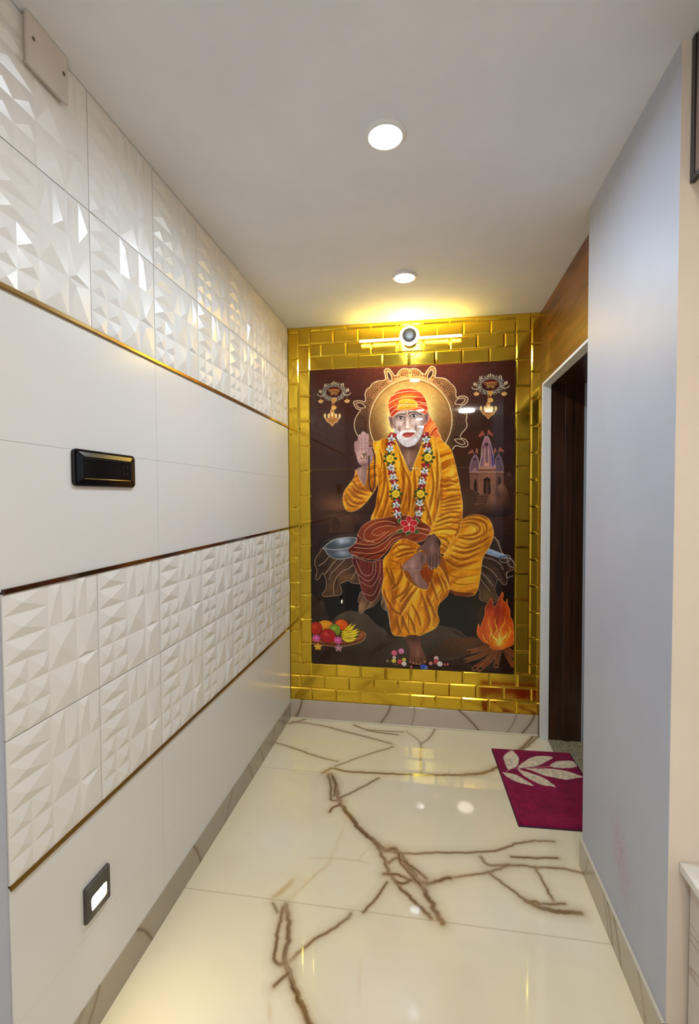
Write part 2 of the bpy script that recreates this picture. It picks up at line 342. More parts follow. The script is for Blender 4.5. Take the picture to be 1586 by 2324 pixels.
                for q in range(nb*2+1):
                    s = q*d[-1]/(nb*2)
                    if min(abs(s-x) for x in roses) < 34: continue
                    c = at(s)
                    if q % 2:
                        for j in range(5):
                            an = j*2*np.pi/5+q; cv.blob((198, 202, 204), c+14*np.array([np.cos(an), np.sin(an)]), 10, 6.5, 1, 1, an); cv.blob((140, 150, 160), c+8*np.array([np.cos(an), np.sin(an)]), 7, 3, .8, 0, an)
                        cv.blob((90, 100, 96), c, 5, 5, .9, 1)
                    else:
                        for j in range(7): cv.blob((122+rng.randint(40), 34+rng.randint(16), 42), c+rng.uniform(-18, 18, 2)*np.array([1, .8]), 10, 8, 1, 1, j)
                        cv.blob((240, 210, 205), c+rng.uniform(-4, 4, 2), 4, 4, 1, 1)
                for s in roses:
                    c = at(s)
                    for j in range(7):
                        an = j*2*np.pi/7; cv.blob((48, 66, 30), c+29*np.array([np.cos(an), .9*np.sin(an)]), 14, 8, 1, 1, an); cv.line((100, 120, 64), 1.6, [c+22*np.array([np.cos(an), np.sin(an)]), c+40*np.array([np.cos(an), .9*np.sin(an)])], .6)
                    col = np.array((226, 178, 38.)); r = 24; cv.blob(col*.6, c, r*1.05, r, 1, 1)
                    for j in range(6):
                        an = j*2*np.pi/6+.4; cv.blob(col, c+r*.5*np.array([np.cos(an), np.sin(an)]), r*.46, r*.4, 1, 1, an)
                        cv.line((250, 222, 110), 2.4, [(c[0]+r*.85*np.cos(an+x), c[1]+r*.8*np.sin(an+x)) for x in (-.4, 0, .4)], .9)
                    cv.blob(col*.7, c, r*.45, r*.4, .9, 1); cv.blob((240, 200, 70), c-1, r*.3, r*.27, 1, 1); cv.blob(col*.6, c, 3, 3, .9, 1)
    cv.grain(.10, 3)
    return np.clip(cv.a, 0, 1)
# ---- the printed picture: areas, strokes and tints in millimetres from its top left corner
MURAL_OPS = [
('S','grad',[(0,(74,36,27)),(0.2,(66,35,26)),(0.45,(60,33,23)),(0.62,(44,25,17)),(0.8,(30,17,11)),(1,(46,23,12))]),
('B',(112,58,46),(589,-1),420,190,0.7,0,0),
('B',(96,48,36),(857,70),260,150,0.5,0,0),
('B',(40,24,22),(1166,356),160,420,0.6,0,0),
('B',(126,80,52),(143,808),120,70,0.8,0,0),
('B',(118,76,50),(198,829),120,40,0.6,0,0),
('B',(40,24,18),(232,862),200,16,0.7,0,0),
('B',(104,68,48),(198,896),150,50,0.7,0,0),
('P',(86,56,41),[(121,873),(258,873),(266,985),(111,986)],None,3,None,0,0.55),
('P',(62,32,24),[(133,971),(132,918),(142,899),(157,897),(174,913),(183,939),(181,971)],None,3,None,1,0.9),
('L',(60,38,30),4,[(258,883),(260,980)],0.6,0,0),
('B',(84,60,50),(65,735),90,150,0.25,0,0),
('B',(84,52,40),(1002,831),220,160,0.8,0,0),
('P',(76,50,38),[(899,759),(943,728),(974,739),(1002,747),(978,795),(923,836),(904,848)],None,3,None,1,0.8),
('L',(150,110,100),3,[(1037,448),(1027,414),(1019,394)],1.0,0,0),
('L',(150,110,100),3,[(1044,448),(1052,388)],1.0,0,0),
('L',(150,110,100),3,[(977,533),(967,516)],1.0,0,0),
('L',(150,110,100),3,[(1105,534),(1116,491)],1.0,0,0),
('L',(150,110,100),3,[(1084,538),(1089,494)],1.0,0,0),
('L',(150,110,100),3,[(987,537),(994,493)],1.0,0,0),
('P',(150,62,44),[(999,427),(1003,413),(1019,392),(1027,410)],(190,130,110),2,None,0,1.0),
('P',(150,62,44),[(1052,388),(1075,415),(1073,423),(1050,406)],(190,130,110),2,None,0,1.0),
('P',(150,62,44),[(938,522),(963,498),(967,514)],(190,130,110),2,None,0,1.0),
('P',(150,62,44),[(1081,520),(1089,492),(1097,511)],(190,130,110),2,None,0,1.0),
('P',(150,62,44),[(1116,489),(1140,513),(1112,509)],(190,130,110),2,None,0,1.0),
('P',(150,62,44),[(981,517),(985,491),(994,513)],(190,130,110),2,None,0,1.0),
('P',(112,80,88),[(975,531),(963,550),(954,578),(949,618),(1003,618),(997,561),(987,539)],(170,140,150),3,None,1,1.0),
('P',(96,72,84),[(1107,533),(1093,554),(1089,586),(1088,625),(1134,625),(1130,579),(1118,543)],(160,130,140),3,None,1,1.0),
('P',(140,100,108),[(1025,451),(1034,428),(1050,428),(1060,452),(1070,486),(1079,530),(1083,586),(1088,599),(1003,598),(1004,585),(1014,529),(1017,481)],(196,168,168),3,None,1,1.0),
('L',(84,56,84),5,[(1023,477),(1020,529),(1014,593)],1.0,0,0),
('L',(84,56,84),5,[(1064,478),(1072,530),(1076,594)],1.0,0,0),
('L',(70,56,110),8,[(1074,530),(1080,594)],1.0,0,0),
('L',(190,140,120),4,[(1033,493),(1031,537),(1034,585)],1.0,0,0),
('L',(190,140,120),4,[(1052,494),(1055,538),(1055,586)],1.0,0,0),
('L',(90,55,60),4,[(1043,482),(1043,585)],1.0,0,0),
('P',(70,46,50),[(1033,478),(1032,466),(1041,460),(1052,467),(1051,478)],None,3,None,1,1.0),
('P',(64,44,50),[(967,560),(968,550),(976,547),(985,552),(984,561)],None,3,None,1,1.0),
('P',(60,44,52),[(1099,560),(1100,551),(1107,548),(1115,554),(1113,560)],None,3,None,1,1.0),
('B',(190,134,104),(1043,586),14,9,1,1,0),
('B',(170,120,104),(976,613),9,6,1,1,0),
('B',(200,168,130),(1016,521),8,40,0.6,0,0),
('L',(96,64,70),4,[(969,569),(967,595),(962,606)],1.0,0,0),
('L',(96,64,70),4,[(983,569),(985,595),(991,606)],1.0,0,0),
('P',(118,78,62),[(949,630),(1002,630),(1002,747),(974,734),(954,724)],(150,110,90),2,None,0,1.0),
('P',(104,70,58),[(1089,631),(1137,631),(1138,695),(1114,703),(1090,743)],None,3,None,0,1.0),
('P',(132,88,68),[(1001,601),(1091,602),(1090,756),(1003,756)],(160,116,92),2,None,0,1.0),
('L',(172,124,98),5,[(999,608),(1094,609)],1.0,0,0),
('L',(92,58,48),5,[(999,617),(1094,618)],1.0,0,0),
('L',(170,122,98),5,[(999,627),(1094,628)],1.0,0,0),
('L',(166,122,100),5,[(947,626),(1002,630)],1.0,0,0),
('L',(84,54,46),4,[(948,638),(1002,639)],1.0,0,0),
('L',(150,112,96),5,[(1089,628),(1139,631)],1.0,0,0),
('P',(52,28,22),[(1026,756),(1025,684),(1020,675),(1026,666),(1036,660),(1046,653),(1055,661),(1065,667),(1070,676),(1065,685),(1066,756)],(160,112,84),3,None,1,1.0),
('P',(84,54,46),[(1040,751),(1040,691),(1046,679),(1052,691),(1053,751)],None,3,None,1,1.0),
('P',(50,28,24),[(971,732),(971,686),(980,664),(989,686),(990,741)],(140,98,76),2,None,1,1.0),
('P',(58,36,30),[(1105,703),(1106,671),(1113,656),(1122,671),(1122,695)],None,3,None,1,1.0),
('P',(84,56,46),[(1148,651),(1150,643),(1165,628),(1181,644),(1183,654)],None,3,None,1,0.9),
('P',(70,46,38),[(1144,653),(1190,654),(1194,703),(1149,703)],None,3,None,1,0.7),
('P',(100,66,50),[(998,760),(1056,757),(1045,787),(1025,811),(973,819),(986,795)],None,3,None,1,1.0),
('L',(56,34,27),4,[(996,771),(1052,768)],1.0,0,0),
('L',(56,34,27),4,[(990,782),(1048,779)],1.0,0,0),
('L',(56,34,27),4,[(984,793),(1041,790)],1.0,0,0),
('L',(56,34,27),4,[(978,805),(1034,802)],1.0,0,0),
('P',(108,72,55),[(1039,811),(1052,775),(1074,753),(1093,747),(1102,719),(1118,696),(1135,693),(1154,719),(1166,763),(1180,819),(1188,875),(1100,891),(1010,876),(990,839)],None,3,'rk',1,0.9),
('C','rk'),
('B',(140,96,74),(1080,779),30,45,0.7,0,0),
('B',(150,104,80),(1118,719),26,40,0.6,0,0),
('B',(52,32,26),(1107,763),20,40,0.5,0,0),
('B',(44,27,22),(1104,883),300,70,0.95,0,0),
('B',(44,27,22),(1184,827),60,110,0.7,0,0),
('C',None),
('P',(40,27,22),[(1,1095),(85,1033),(137,1011),(197,996),(283,986),(283,1022),(84,1085),(0,1198)],None,3,None,1,0.8),
('P',(74,62,54),[(76,1046),(128,1018),(189,998),(283,988),(283,1005),(171,1020)],None,3,None,1,0.8),
('P',(17,14,14),[(85,1378),(178,1367),(189,1289),(307,1282),(447,1367),(480,1493),(522,1618),(383,1582),(298,1474),(221,1462),(138,1506),(112,1524)],None,3,None,1,1.0),
('P',(54,40,32),[(-1,1372),(47,1410),(78,1413),(95,1482),(116,1533),(-3,1555)],None,3,None,1,0.8),
('B',(80,58,46),(64,1422),18,60,0.5,0,0),
('P',(84,70,58),[(125,1532),(147,1508),(182,1483),(234,1463),(289,1468),(341,1481),(379,1518),(408,1546),(442,1562),(472,1595),(492,1611),(522,1622),(584,1624),(593,1793),(-5,1809),(-3,1598)],None,3,'rk2',1,1.0),
('C','rk2'),
('B',(46,33,25),(254,1738),420,130,0.95,0,0),
('B',(50,38,31),(425,1644),170,60,0.7,0,0),
('B',(44,30,24),(194,1542),80,30,0.4,0,0),
('B',(58,44,36),(362,1540),60,90,0.5,0,0),
('B',(46,28,20),(80,1747),260,80,0.8,0,0),
('C',None),
('P',(52,36,29),[(459,1600),(493,1594),(522,1622),(505,1632),(471,1625)],None,3,None,1,0.8),
('P',(13,9,8),[(758,1423),(814,1326),(910,1344),(1006,1370),(1057,1384),(1038,1471),(1007,1534),(979,1577),(939,1593),(887,1560),(778,1531),(758,1545)],None,3,None,1,1.0),
('B',(58,40,18),(1022,1472),90,150,0.7,0,0),
('P',(72,60,50),[(664,1603),(705,1564),(742,1543),(778,1531),(839,1541),(871,1548),(907,1567),(939,1593),(967,1598),(1007,1621),(888,1726),(643,1739)],None,3,'rk3',1,1.0),
('P',(88,54,32),[(799,1631),(823,1609),(863,1596),(904,1604),(943,1594),(979,1591),(1023,1612),(1051,1631),(968,1672),(928,1703),(726,1731),(758,1662)],None,3,'rk4',1,0.9),
('C','rk3'),
('B',(50,36,28),(738,1684),130,60,0.8,0,0),
('B',(36,26,22),(879,1573),50,10,0.7,0,0.5),
('C',None),
('C','rk4'),
('B',(60,36,22),(787,1707),180,40,0.9,0,0),
('B',(112,68,36),(948,1615),80,20,0.6,0,0),
('C',None),
('B',(48,25,16),(888,1777),340,50,0.9,0,0),
('B',(44,24,16),(297,1801),420,30,0.8,0,0),
('P',(66,46,34),[(87,1084),(54,1107),(27,1146),(20,1176),(31,1208),(33,1233),(25,1270),(39,1277),(57,1254),(72,1235),(83,1253),(94,1292),(87,1339),(66,1367),(82,1380),(126,1376),(178,1367),(189,1343),(178,1302),(204,1287),(232,1279),(256,1292),(312,1282),(291,1149),(257,1124)],(200,168,140),3,'fur',1,1.0),
('C','fur'),
('B',(128,92,62),(230,1262),90,40,0.8,0,0),
('B',(112,80,56),(135,1316),60,70,0.6,0,0),
('B',(46,30,22),(53,1175),40,70,0.5,0,0),
('B',(98,66,44),(179,1207),80,40,0.6,0,0),
('F','fur',20,26,(40,26,19),(124,92,66),5,0.5,0.5),
('C',None),
('L',(190,160,132),3,[(112,1133),(84,1166),(47,1193)],1.0,0,0),
('L',(190,160,132),3,[(158,1152),(127,1187),(97,1226),(83,1240)],1.0,0,0),
('L',(190,160,132),3,[(209,1151),(179,1181),(140,1221),(127,1231),(111,1276)],1.0,0,0),
('L',(190,160,132),3,[(274,1173),(222,1210),(196,1220),(157,1260),(139,1308),(139,1368)],1.0,0,0),
('L',(190,160,132),3,[(282,1214),(248,1270)],1.0,0,0),
('P',(112,82,60),[(311,1341),(298,1363),(288,1406),(298,1410),(294,1440),(298,1472),(319,1473),(332,1456),(358,1440),(383,1430),(409,1402),(440,1371),(430,1410),(442,1443),(463,1455),(474,1467),(484,1535),(438,1337),(384,1305)],(188,156,128),2,'fur2',1,1.0),
('C','fur2'),
('B',(160,122,90),(319,1439),50,40,0.7,0,0),
('B',(60,42,34),(341,1379),40,50,0.6,0,0),
('F','fur2',25,22,(60,42,32),(176,138,104),9,0.5,0.6),
('C',None),
('L',(150,124,110),3,[(430,1338),(459,1434),(480,1493),(482,1548),(522,1588),(534,1605)],1.0,0,0),
('P',(64,44,33),[(1077,998),(1105,1032),(1117,1065),(1133,1097),(1172,1128),(1199,1148),(1199,1189),(1164,1202),(1155,1219),(1161,1239),(1155,1277),(1138,1279),(1111,1246),(1099,1273),(1092,1301),(1100,1338),(1117,1362),(1084,1387),(1053,1384),(1021,1377),(1004,1361),(1009,1324),(997,1300),(989,1210),(1008,1135),(1039,1066)],(170,146,128),3,'fur3',1,1.0),
('C','fur3'),
('F','fur3',-35,30,(40,26,20),(96,70,52),14,0.6,0.6),
('B',(120,98,52),(1057,1360),70,60,0.7,0,0),
('B',(96,78,44),(1084,1318),50,70,0.5,0,0),
('C',None),
('L',(176,152,134),3,[(1020,1121),(1075,1134),(1118,1158),(1139,1194)],1.0,0,0),
('L',(176,152,134),3,[(1012,1166),(1055,1187),(1083,1209),(1103,1236)],1.0,0,0),
('L',(176,152,134),3,[(1010,1210),(1044,1238),(1084,1289)],1.0,0,0),
('L',(176,152,134),3,[(1005,1239),(1040,1287),(1064,1319)],1.0,0,0),
('L',(176,152,134),3,[(1077,998),(1109,1028),(1125,1081),(1148,1113),(1177,1132)],1.0,0,0),
('L',(178,160,146),3,[(1164,1202),(1157,1216),(1161,1237),(1192,1226)],1.0,0,0),
('P',(120,140,165),[(1031,1076),(1055,1072),(1160,1112),(1156,1126),(1125,1127),(1027,1094)],(200,200,200),3,None,0,1.0),
('L',(70,80,100),8,[(1117,1125),(1160,1112)],1.0,0,0),
('L',(176,190,205),4,[(1047,1080),(1133,1111)],1.0,0,0),
('L',(170,160,155),3,[(1117,1133),(1129,1149),(1156,1151),(1175,1136),(1175,1116),(1160,1108),(1140,1111)],1.0,0,0),
('L',(170,160,155),3,[(1175,1120),(1160,1137),(1168,1165),(1195,1180),(1199,1160),(1179,1126)],1.0,0,0),
('P',(96,102,112),[(86,1073),(92,1100),(106,1123),(132,1140),(171,1149),(218,1143),(257,1127),(274,1056)],(196,188,180),4,'bw',1,1.0),
('C','bw'),
('B',(150,156,172),(197,1113),40,22,0.9,0,0),
('B',(52,54,60),(119,1097),40,50,0.5,0,0),
('B',(60,64,70),(158,1139),90,16,0.6,0,0),
('C',None),
('P',(84,92,102),[(86,1073),(98,1059),(128,1037),(171,1022),(214,1016),(253,1014),(281,1020),(276,1044),(257,1065),(223,1079),(162,1090),(106,1089)],(204,198,190),4,'bi',1,1.0),
('C','bi'),
('B',(186,192,206),(189,1036),38,26,0.9,0,0),
('B',(170,178,192),(223,1032),30,24,0.7,0,0),
('B',(56,64,68),(119,1071),50,30,0.6,0,0),
('B',(64,70,76),(231,1070),40,16,0.6,0,0),
('C',None),
('P',(150,104,66),[(382,464),(344,428),(302,411),(285,389),(274,360),(271,327),(280,294),(299,263),(310,247),(292,242),(276,225),(267,202),(278,193),(312,193),(335,200),(340,180),(337,155),(347,127),(366,115),(381,95),(412,80),(457,74),(456,41),(453,19),(468,9),(486,15),(502,37),(513,52),(527,50),(537,31),(560,15),(584,14),(601,19),(625,15),(650,23),(670,40),(688,53),(700,38),(718,16),(734,9),(750,20),(754,46),(750,70),(762,76),(797,80),(821,93),(837,111),(857,130),(869,158),(868,182),(877,197),(889,189),(916,189),(936,202),(932,224),(916,238),(898,244),(896,260),(917,272),(931,300),(927,332),(933,356),(923,379),(902,403),(894,419),(900,431),(921,437),(937,460),(931,478),(906,482),(868,474),(849,496),(803,477)],None,3,'halo',1,1.0),
('C','halo'),
('B',(222,166,104),(616,40),260,110,0.95,0,0),
('B',(168,118,72),(387,149),90,90,0.5,0,0),
('B',(72,47,32),(303,303),95,170,0.95,0,0),
('B',(72,48,34),(913,319),95,200,0.95,0,0),
('B',(46,32,26),(898,459),110,120,0.95,0,0),
('B',(150,106,64),(841,137),60,60,0.5,0,0),
('B',(54,36,28),(311,398),70,80,0.9,0,0),
('C',None),
('S','scallops'),
('L',(228,196,158),4,[(302,411),(285,389),(274,360),(271,327),(280,294),(299,263),(310,247),(292,242),(276,225),(267,202),(278,193),(312,193),(335,200),(340,180),(337,155),(347,127),(366,115),(381,95),(412,80),(457,74),(456,41),(453,19),(468,9),(486,15),(502,37),(513,52),(527,50),(537,31),(560,15),(584,14),(601,19),(625,15),(650,23),(670,40),(688,53),(700,38),(718,16),(734,9),(750,20),(754,46),(750,70),(762,76),(797,80),(821,93),(837,111),(857,130),(869,158),(868,182),(877,197),(889,189),(916,189),(936,202),(932,224),(916,238),(898,244),(896,260),(917,272),(931,300),(927,332),(933,356),(923,379),(902,403),(894,419),(900,431),(921,437),(937,460),(931,478),(906,482),(868,474),(849,496)],1.0,0,0),
('P',(74,44,33),[(470,32),(479,29),(490,45),(496,63),(495,82),(486,81),(474,62)],(228,196,158),4,None,1,1.0),
('P',(74,44,33),[(284,211),(299,205),(320,210),(339,231),(316,237),(297,230)],(228,196,158),4,None,1,1.0),
('P',(74,44,33),[(708,82),(707,60),(718,40),(732,31),(738,43),(732,63),(718,78)],(228,196,158),4,None,1,1.0),
('P',(74,44,33),[(863,230),(877,206),(897,201),(920,205),(914,220),(897,235),(877,234)],(228,196,158),4,None,1,1.0),
('P',(74,44,33),[(862,438),(882,435),(906,441),(921,461),(906,468),(882,459)],(228,196,158),4,None,1,1.0),
('S','disc'),
('S','medallion',(148,134),(197,136),1),
('S','medallion',(1062,131),(1112,132),1),
('P',(176,128,62),[(133,173),(162,174),(158,190),(147,200),(137,190)],(214,176,110),2,None,1,1.0),
('L',(190,144,80),3,[(147,198),(147,219)],1.0,0,0),
('B',(200,150,80),(147,228),16,13,1,1,0),
('L',(210,170,110),3,[(132,225),(139,233),(156,234),(162,226)],1.0,0,0),
('L',(190,140,76),4,[(137,198),(136,252)],1.0,0,0),
('P',(170,116,58),[(89,282),(110,291),(128,244),(136,235),(144,244),(162,292),(185,283),(168,311),(151,321),(136,338),(121,321),(104,310)],(220,180,120),3,None,1,1.0),
('B',(228,188,120),(91,275),7,14,1,1,0),
('B',(228,188,120),(114,276),7,14,1,1,0),
('B',(228,188,120),(136,269),7,14,1,1,0),
('B',(228,188,120),(160,277),7,14,1,1,0),
('B',(228,188,120),(182,278),7,14,1,1,0),
('L',(110,64,34),3,[(106,293),(136,300),(166,295)],1.0,0,0),
('L',(120,74,40),3,[(115,308),(157,309)],1.0,0,0),
('L',(150,130,110),2,[(66,146),(66,179)],1.0,0,0),
('B',(196,148,92),(66,187),15,11,1,1,0),
('L',(216,176,120),3,[(49,182),(66,195),(83,183)],1.0,0,0),
('L',(150,130,110),2,[(228,151),(228,185)],1.0,0,0),
('B',(196,148,92),(228,192),15,11,1,1,0),
('L',(216,176,120),3,[(211,187),(228,200),(245,188)],1.0,0,0),
('P',(176,128,62),[(1048,167),(1075,168),(1071,183),(1062,193),(1052,183)],(214,176,110),2,None,1,1.0),
('L',(190,144,80),3,[(1062,191),(1062,211)],1.0,0,0),
('B',(200,150,80),(1062,218),16,13,1,1,0),
('L',(210,170,110),3,[(1048,216),(1054,224),(1070,225),(1075,217)],1.0,0,0),
('L',(190,140,76),4,[(1050,190),(1050,242)],1.0,0,0),
('P',(170,116,58),[(1008,270),(1028,279),(1043,234),(1050,226),(1057,234),(1074,280),(1095,271),(1080,298),(1064,307),(1051,323),(1037,307),(1022,296)],(220,180,120),3,None,1,1.0),
('B',(228,188,120),(1010,263),7,14,1,1,0),
('B',(228,188,120),(1031,264),7,14,1,1,0),
('B',(228,188,120),(1051,258),7,14,1,1,0),
('B',(228,188,120),(1072,265),7,14,1,1,0),
('B',(228,188,120),(1092,266),7,14,1,1,0),
('L',(110,64,34),3,[(1024,281),(1051,287),(1078,282)],1.0,0,0),
('L',(120,74,40),3,[(1032,295),(1070,296)],1.0,0,0),
('L',(150,130,110),2,[(984,141),(984,172)],1.0,0,0),
('B',(196,148,92),(984,179),15,11,1,1,0),
('L',(216,176,120),3,[(969,175),(985,187),(1000,176)],1.0,0,0),
('L',(150,130,110),2,[(1138,146),(1138,178)],1.0,0,0),
('B',(196,148,92),(1138,185),15,11,1,1,0),
('L',(216,176,120),3,[(1123,180),(1138,193),(1153,181)],1.0,0,0),
('P',(206,92,44),[(705,272),(719,296),(735,326),(745,334),(754,359),(766,368),(764,387),(779,408),(786,437),(798,460),(733,441),(702,435),(671,401),(683,349)],(240,160,100),3,'tail',1,1.0),
('C','tail'),
('F','tail',35,22,(140,40,22),(240,150,70),31,0.8,0.9),
('C',None),
('L',(248,176,110),3,[(732,337),(730,358),(712,383),(686,396)],1.0,0,0),
('L',(248,176,110),3,[(744,340),(740,369),(722,397),(709,407)],1.0,0,0),
('L',(248,176,110),3,[(766,369),(763,395),(745,415),(721,425)],1.0,0,0),
('L',(248,176,110),3,[(766,392),(779,416),(786,437)],1.0,0,0),
('P',(132,96,80),[(539,410),(680,403),(710,434),(610,635),(600,635),(518,441)],None,3,'neck',1,1.0),
('C','neck'),
('B',(72,48,40),(605,478),70,26,0.9,0,0),
('B',(176,138,118),(595,543),16,50,0.6,0,0),
('B',(90,62,50),(559,482),14,60,0.6,0,0),
('B',(92,64,52),(650,504),20,60,0.7,0,0),
('B',(96,66,54),(605,610),14,24,0.6,0,0),
('C',None),
('P',(222,150,28),[(385,453),(416,436),(498,410),(520,441),(559,523),(605,623),(630,574),(660,494),(682,439),(710,414),(760,428),(799,454),(824,547),(815,647),(786,748),(766,849),(741,941),(711,970),(559,922),(477,896),(373,910),(399,829),(407,767),(417,705),(403,602)],(240,190,110),3,'tor',1,1.0),
('C','tor'),
('F','tor',8,46,(150,76,4),(246,192,70),3,0.7,0.95),
('F','tor',-6,22,(150,76,4),(246,192,70),23,0.8,0.4),
('B',(120,58,4),(400,767),24,120,0.6,0,0),
('B',(112,52,4),(773,798),16,150,0.75,0,0),
('B',(246,190,60),(660,646),26,120,0.5,0,0),
('B',(140,72,6),(600,747),12,200,0.6,0,0),
('B',(246,190,66),(447,541),30,90,0.45,0,0),
('B',(130,62,6),(549,472),26,60,0.5,0,0),
('B',(246,196,80),(720,485),40,50,0.5,0,0),
('L',(122,60,4),5,[(605,623),(600,706),(595,798),(605,880)],0.75,1,0),
('L',(122,60,4),5,[(559,523),(549,604),(579,727),(588,850)],0.75,1,0),
('L',(122,60,4),5,[(630,574),(625,656),(610,747)],0.75,1,0),
('L',(122,60,4),5,[(416,459),(436,541),(426,654),(415,767)],0.75,1,0),
('L',(122,60,4),5,[(447,541),(457,644),(446,747),(404,881)],0.75,1,0),
('L',(122,60,4),5,[(741,931),(721,890),(711,829),(731,748)],0.75,1,0),
('L',(122,60,4),5,[(681,900),(671,829),(691,727)],0.75,1,0),
('L',(122,60,4),5,[(790,466),(780,596),(795,707)],0.75,1,0),
('L',(240,190,90),5,[(520,441),(564,543),(605,623)],0.9,0,0),
('L',(240,190,90),5,[(682,439),(650,524),(605,623)],0.9,0,0),
('C',None),
('C','tor'),
('W',(250,196,82),9,[(435,491),(466,624),(445,768),(403,893)],0.5),
('W',(126,60,2),9,[(426,490),(457,623),(436,767),(394,892)],0.72),
('W',(250,196,82),9,[(548,503),(578,646),(558,799),(506,892)],0.5),
('W',(126,60,2),9,[(539,502),(569,645),(549,798),(497,891)],0.72),
('W',(250,196,82),9,[(568,585),(614,697),(607,851)],0.5),
('W',(126,60,2),9,[(559,584),(605,696),(598,850)],0.72),
('W',(250,196,82),9,[(639,606),(644,728),(624,851)],0.5),
('W',(126,60,2),9,[(630,605),(635,727),(615,850)],0.72),
('W',(250,196,82),9,[(729,546),(750,698),(730,830),(710,911)],0.5),
('W',(126,60,2),9,[(720,545),(741,697),(721,829),(701,910)],0.72),
('W',(250,196,82),9,[(769,497),(774,648),(760,799)],0.5),
('W',(126,60,2),9,[(760,496),(765,647),(751,798)],0.72),
('W',(250,196,82),9,[(690,769),(720,871),(740,942)],0.5),
('W',(126,60,2),9,[(681,768),(711,870),(731,941)],0.72),
('W',(250,196,82),9,[(476,645),(481,768),(445,892)],0.5),
('W',(126,60,2),9,[(467,644),(472,767),(436,891)],0.72),
('C',None),
('P',(146,112,104),[(280,606),(322,586),(358,576),(362,602),(351,653),(334,705),(301,663)],None,3,'fa',1,1.0),
('C','fa'),
('B',(92,66,58),(353,633),12,70,0.7,0,0),
('B',(186,150,138),(306,622),14,40,0.6,0,0),
('C',None),
('P',(214,140,24),[(280,606),(269,653),(238,694),(208,736),(199,783),(209,830),(228,853),(258,857),(300,838),(342,800),(374,757),(400,716),(411,680),(407,602),(400,500),(390,520),(353,592),(345,664),(330,700),(301,661)],(240,190,110),3,'sl',1,1.0),
('C','sl'),
('F','sl',70,24,(150,76,4),(246,192,70),41,0.9,0.9),
('B',(246,186,60),(242,757),26,60,0.5,0,0),
('B',(130,62,4),(363,705),40,36,0.6,0,0),
('B',(150,78,6),(290,840),60,14,0.6,0,0),
('L',(128,62,4),5,[(290,632),(306,705),(353,736),(384,731)],0.75,1,0),
('L',(128,62,4),5,[(275,663),(295,726),(342,757),(368,759)],0.75,1,0),
('L',(128,62,4),5,[(253,705),(279,757),(321,778),(353,778)],0.75,1,0),
('L',(128,62,4),5,[(232,746),(258,788),(300,809),(332,804)],0.75,1,0),
('L',(128,62,4),5,[(224,788),(247,819),(279,830)],0.75,1,0),
('C',None),
('C','sl'),
('W',(250,196,82),7,[(261,673),(286,715),(337,740)],0.5),
('W',(126,60,2),7,[(259,665),(284,707),(335,732)],0.72),
('W',(250,196,82),7,[(252,706),(286,748),(354,765)],0.5),
('W',(126,60,2),7,[(250,698),(284,740),(352,757)],0.72),
('W',(250,196,82),7,[(235,723),(269,769),(328,795)],0.5),
('W',(126,60,2),7,[(233,715),(267,761),(326,787)],0.72),
('W',(250,196,82),7,[(218,748),(252,803),(303,820)],0.5),
('W',(126,60,2),7,[(216,740),(250,795),(301,812)],0.72),
('W',(250,196,82),7,[(214,778),(235,824),(277,841)],0.5),
('W',(126,60,2),7,[(212,770),(233,816),(275,833)],0.72),
('W',(250,196,82),7,[(337,673),(354,728),(387,745)],0.5),
('W',(126,60,2),7,[(335,665),(352,720),(385,737)],0.72),
('W',(250,196,82),7,[(387,674),(383,715),(370,744)],0.5),
('W',(126,60,2),7,[(385,666),(381,707),(368,736)],0.72),
('C',None),
('P',(172,134,128),[(275,472),(285,464),(357,469),(364,498),(371,482),(382,486),(386,511),(382,544),(369,571),(356,574),(335,590),(302,573),(291,551),(283,522)],None,3,'palm',1,1.0),
('L',(160,122,118),27.599999999999998,[(286,493),(284,451),(289,445)],1.0,0,0),
('L',(176,138,132),28.799999999999997,[(307,493),(306,427),(309,406)],1.0,0,0),
('L',(182,144,138),30,[(328,494),(327,423),(327,392)],1.0,0,0),
('L',(172,134,128),28.200000000000003,[(348,494),(346,428),(346,403)],1.0,0,0),
('L',(160,124,120),30,[(363,544),(370,511),(373,484)],1.0,0,0),
('L',(110,76,72),3,[(296,497),(295,460),(298,427)],0.7,0,0),
('L',(110,76,72),3,[(317,498),(316,460),(317,410)],0.7,0,0),
('L',(110,76,72),3,[(338,498),(337,461),(337,415)],0.7,0,0),
('L',(110,76,72),3,[(361,498),(357,469),(355,428)],0.7,0,0),
('L',(110,76,72),3,[(298,514),(323,504),(357,507)],0.7,0,0),
('L',(110,76,72),3,[(363,544),(354,519),(336,510)],0.7,0,0),
('L',(128,92,88),3,[(279,480),(291,481)],0.6,0,0),
('L',(128,92,88),3,[(298,481),(315,481)],0.6,0,0),
('L',(128,92,88),3,[(319,481),(336,481)],0.6,0,0),
('L',(128,92,88),3,[(340,481),(354,482)],0.6,0,0),
('L',(128,92,88),3,[(300,447),(314,448)],0.6,0,0),
('L',(128,92,88),3,[(320,444),(334,444)],0.6,0,0),
('L',(128,92,88),3,[(340,448),(353,448)],0.6,0,0),
('C','palm'),
('B',(112,80,74),(327,578),60,24,0.8,0,0),
('B',(204,164,150),(302,531),26,50,0.4,0,0),
('C',None),
('B',(226,184,150),(330,523),26,30,0.7,0,0),
('L',(62,34,20),4,[(318,515),(324,510),(330,515),(325,522),(332,528),(327,539),(317,541),(309,532)],1.0,0,0),
('L',(62,34,20),4,[(328,524),(335,520),(341,515)],1.0,0,0),
('L',(62,34,20),4,[(341,521),(347,527),(344,540),(338,536)],1.0,0,0),
('L',(62,34,20),4,[(332,509),(340,514),(347,509)],1.0,0,0),
('L',(62,34,20),4,[(340,505),(341,504)],1.0,0,0),
('S','beads',[(359,527),(360,588),(359,645),(362,699),(379,739)]),
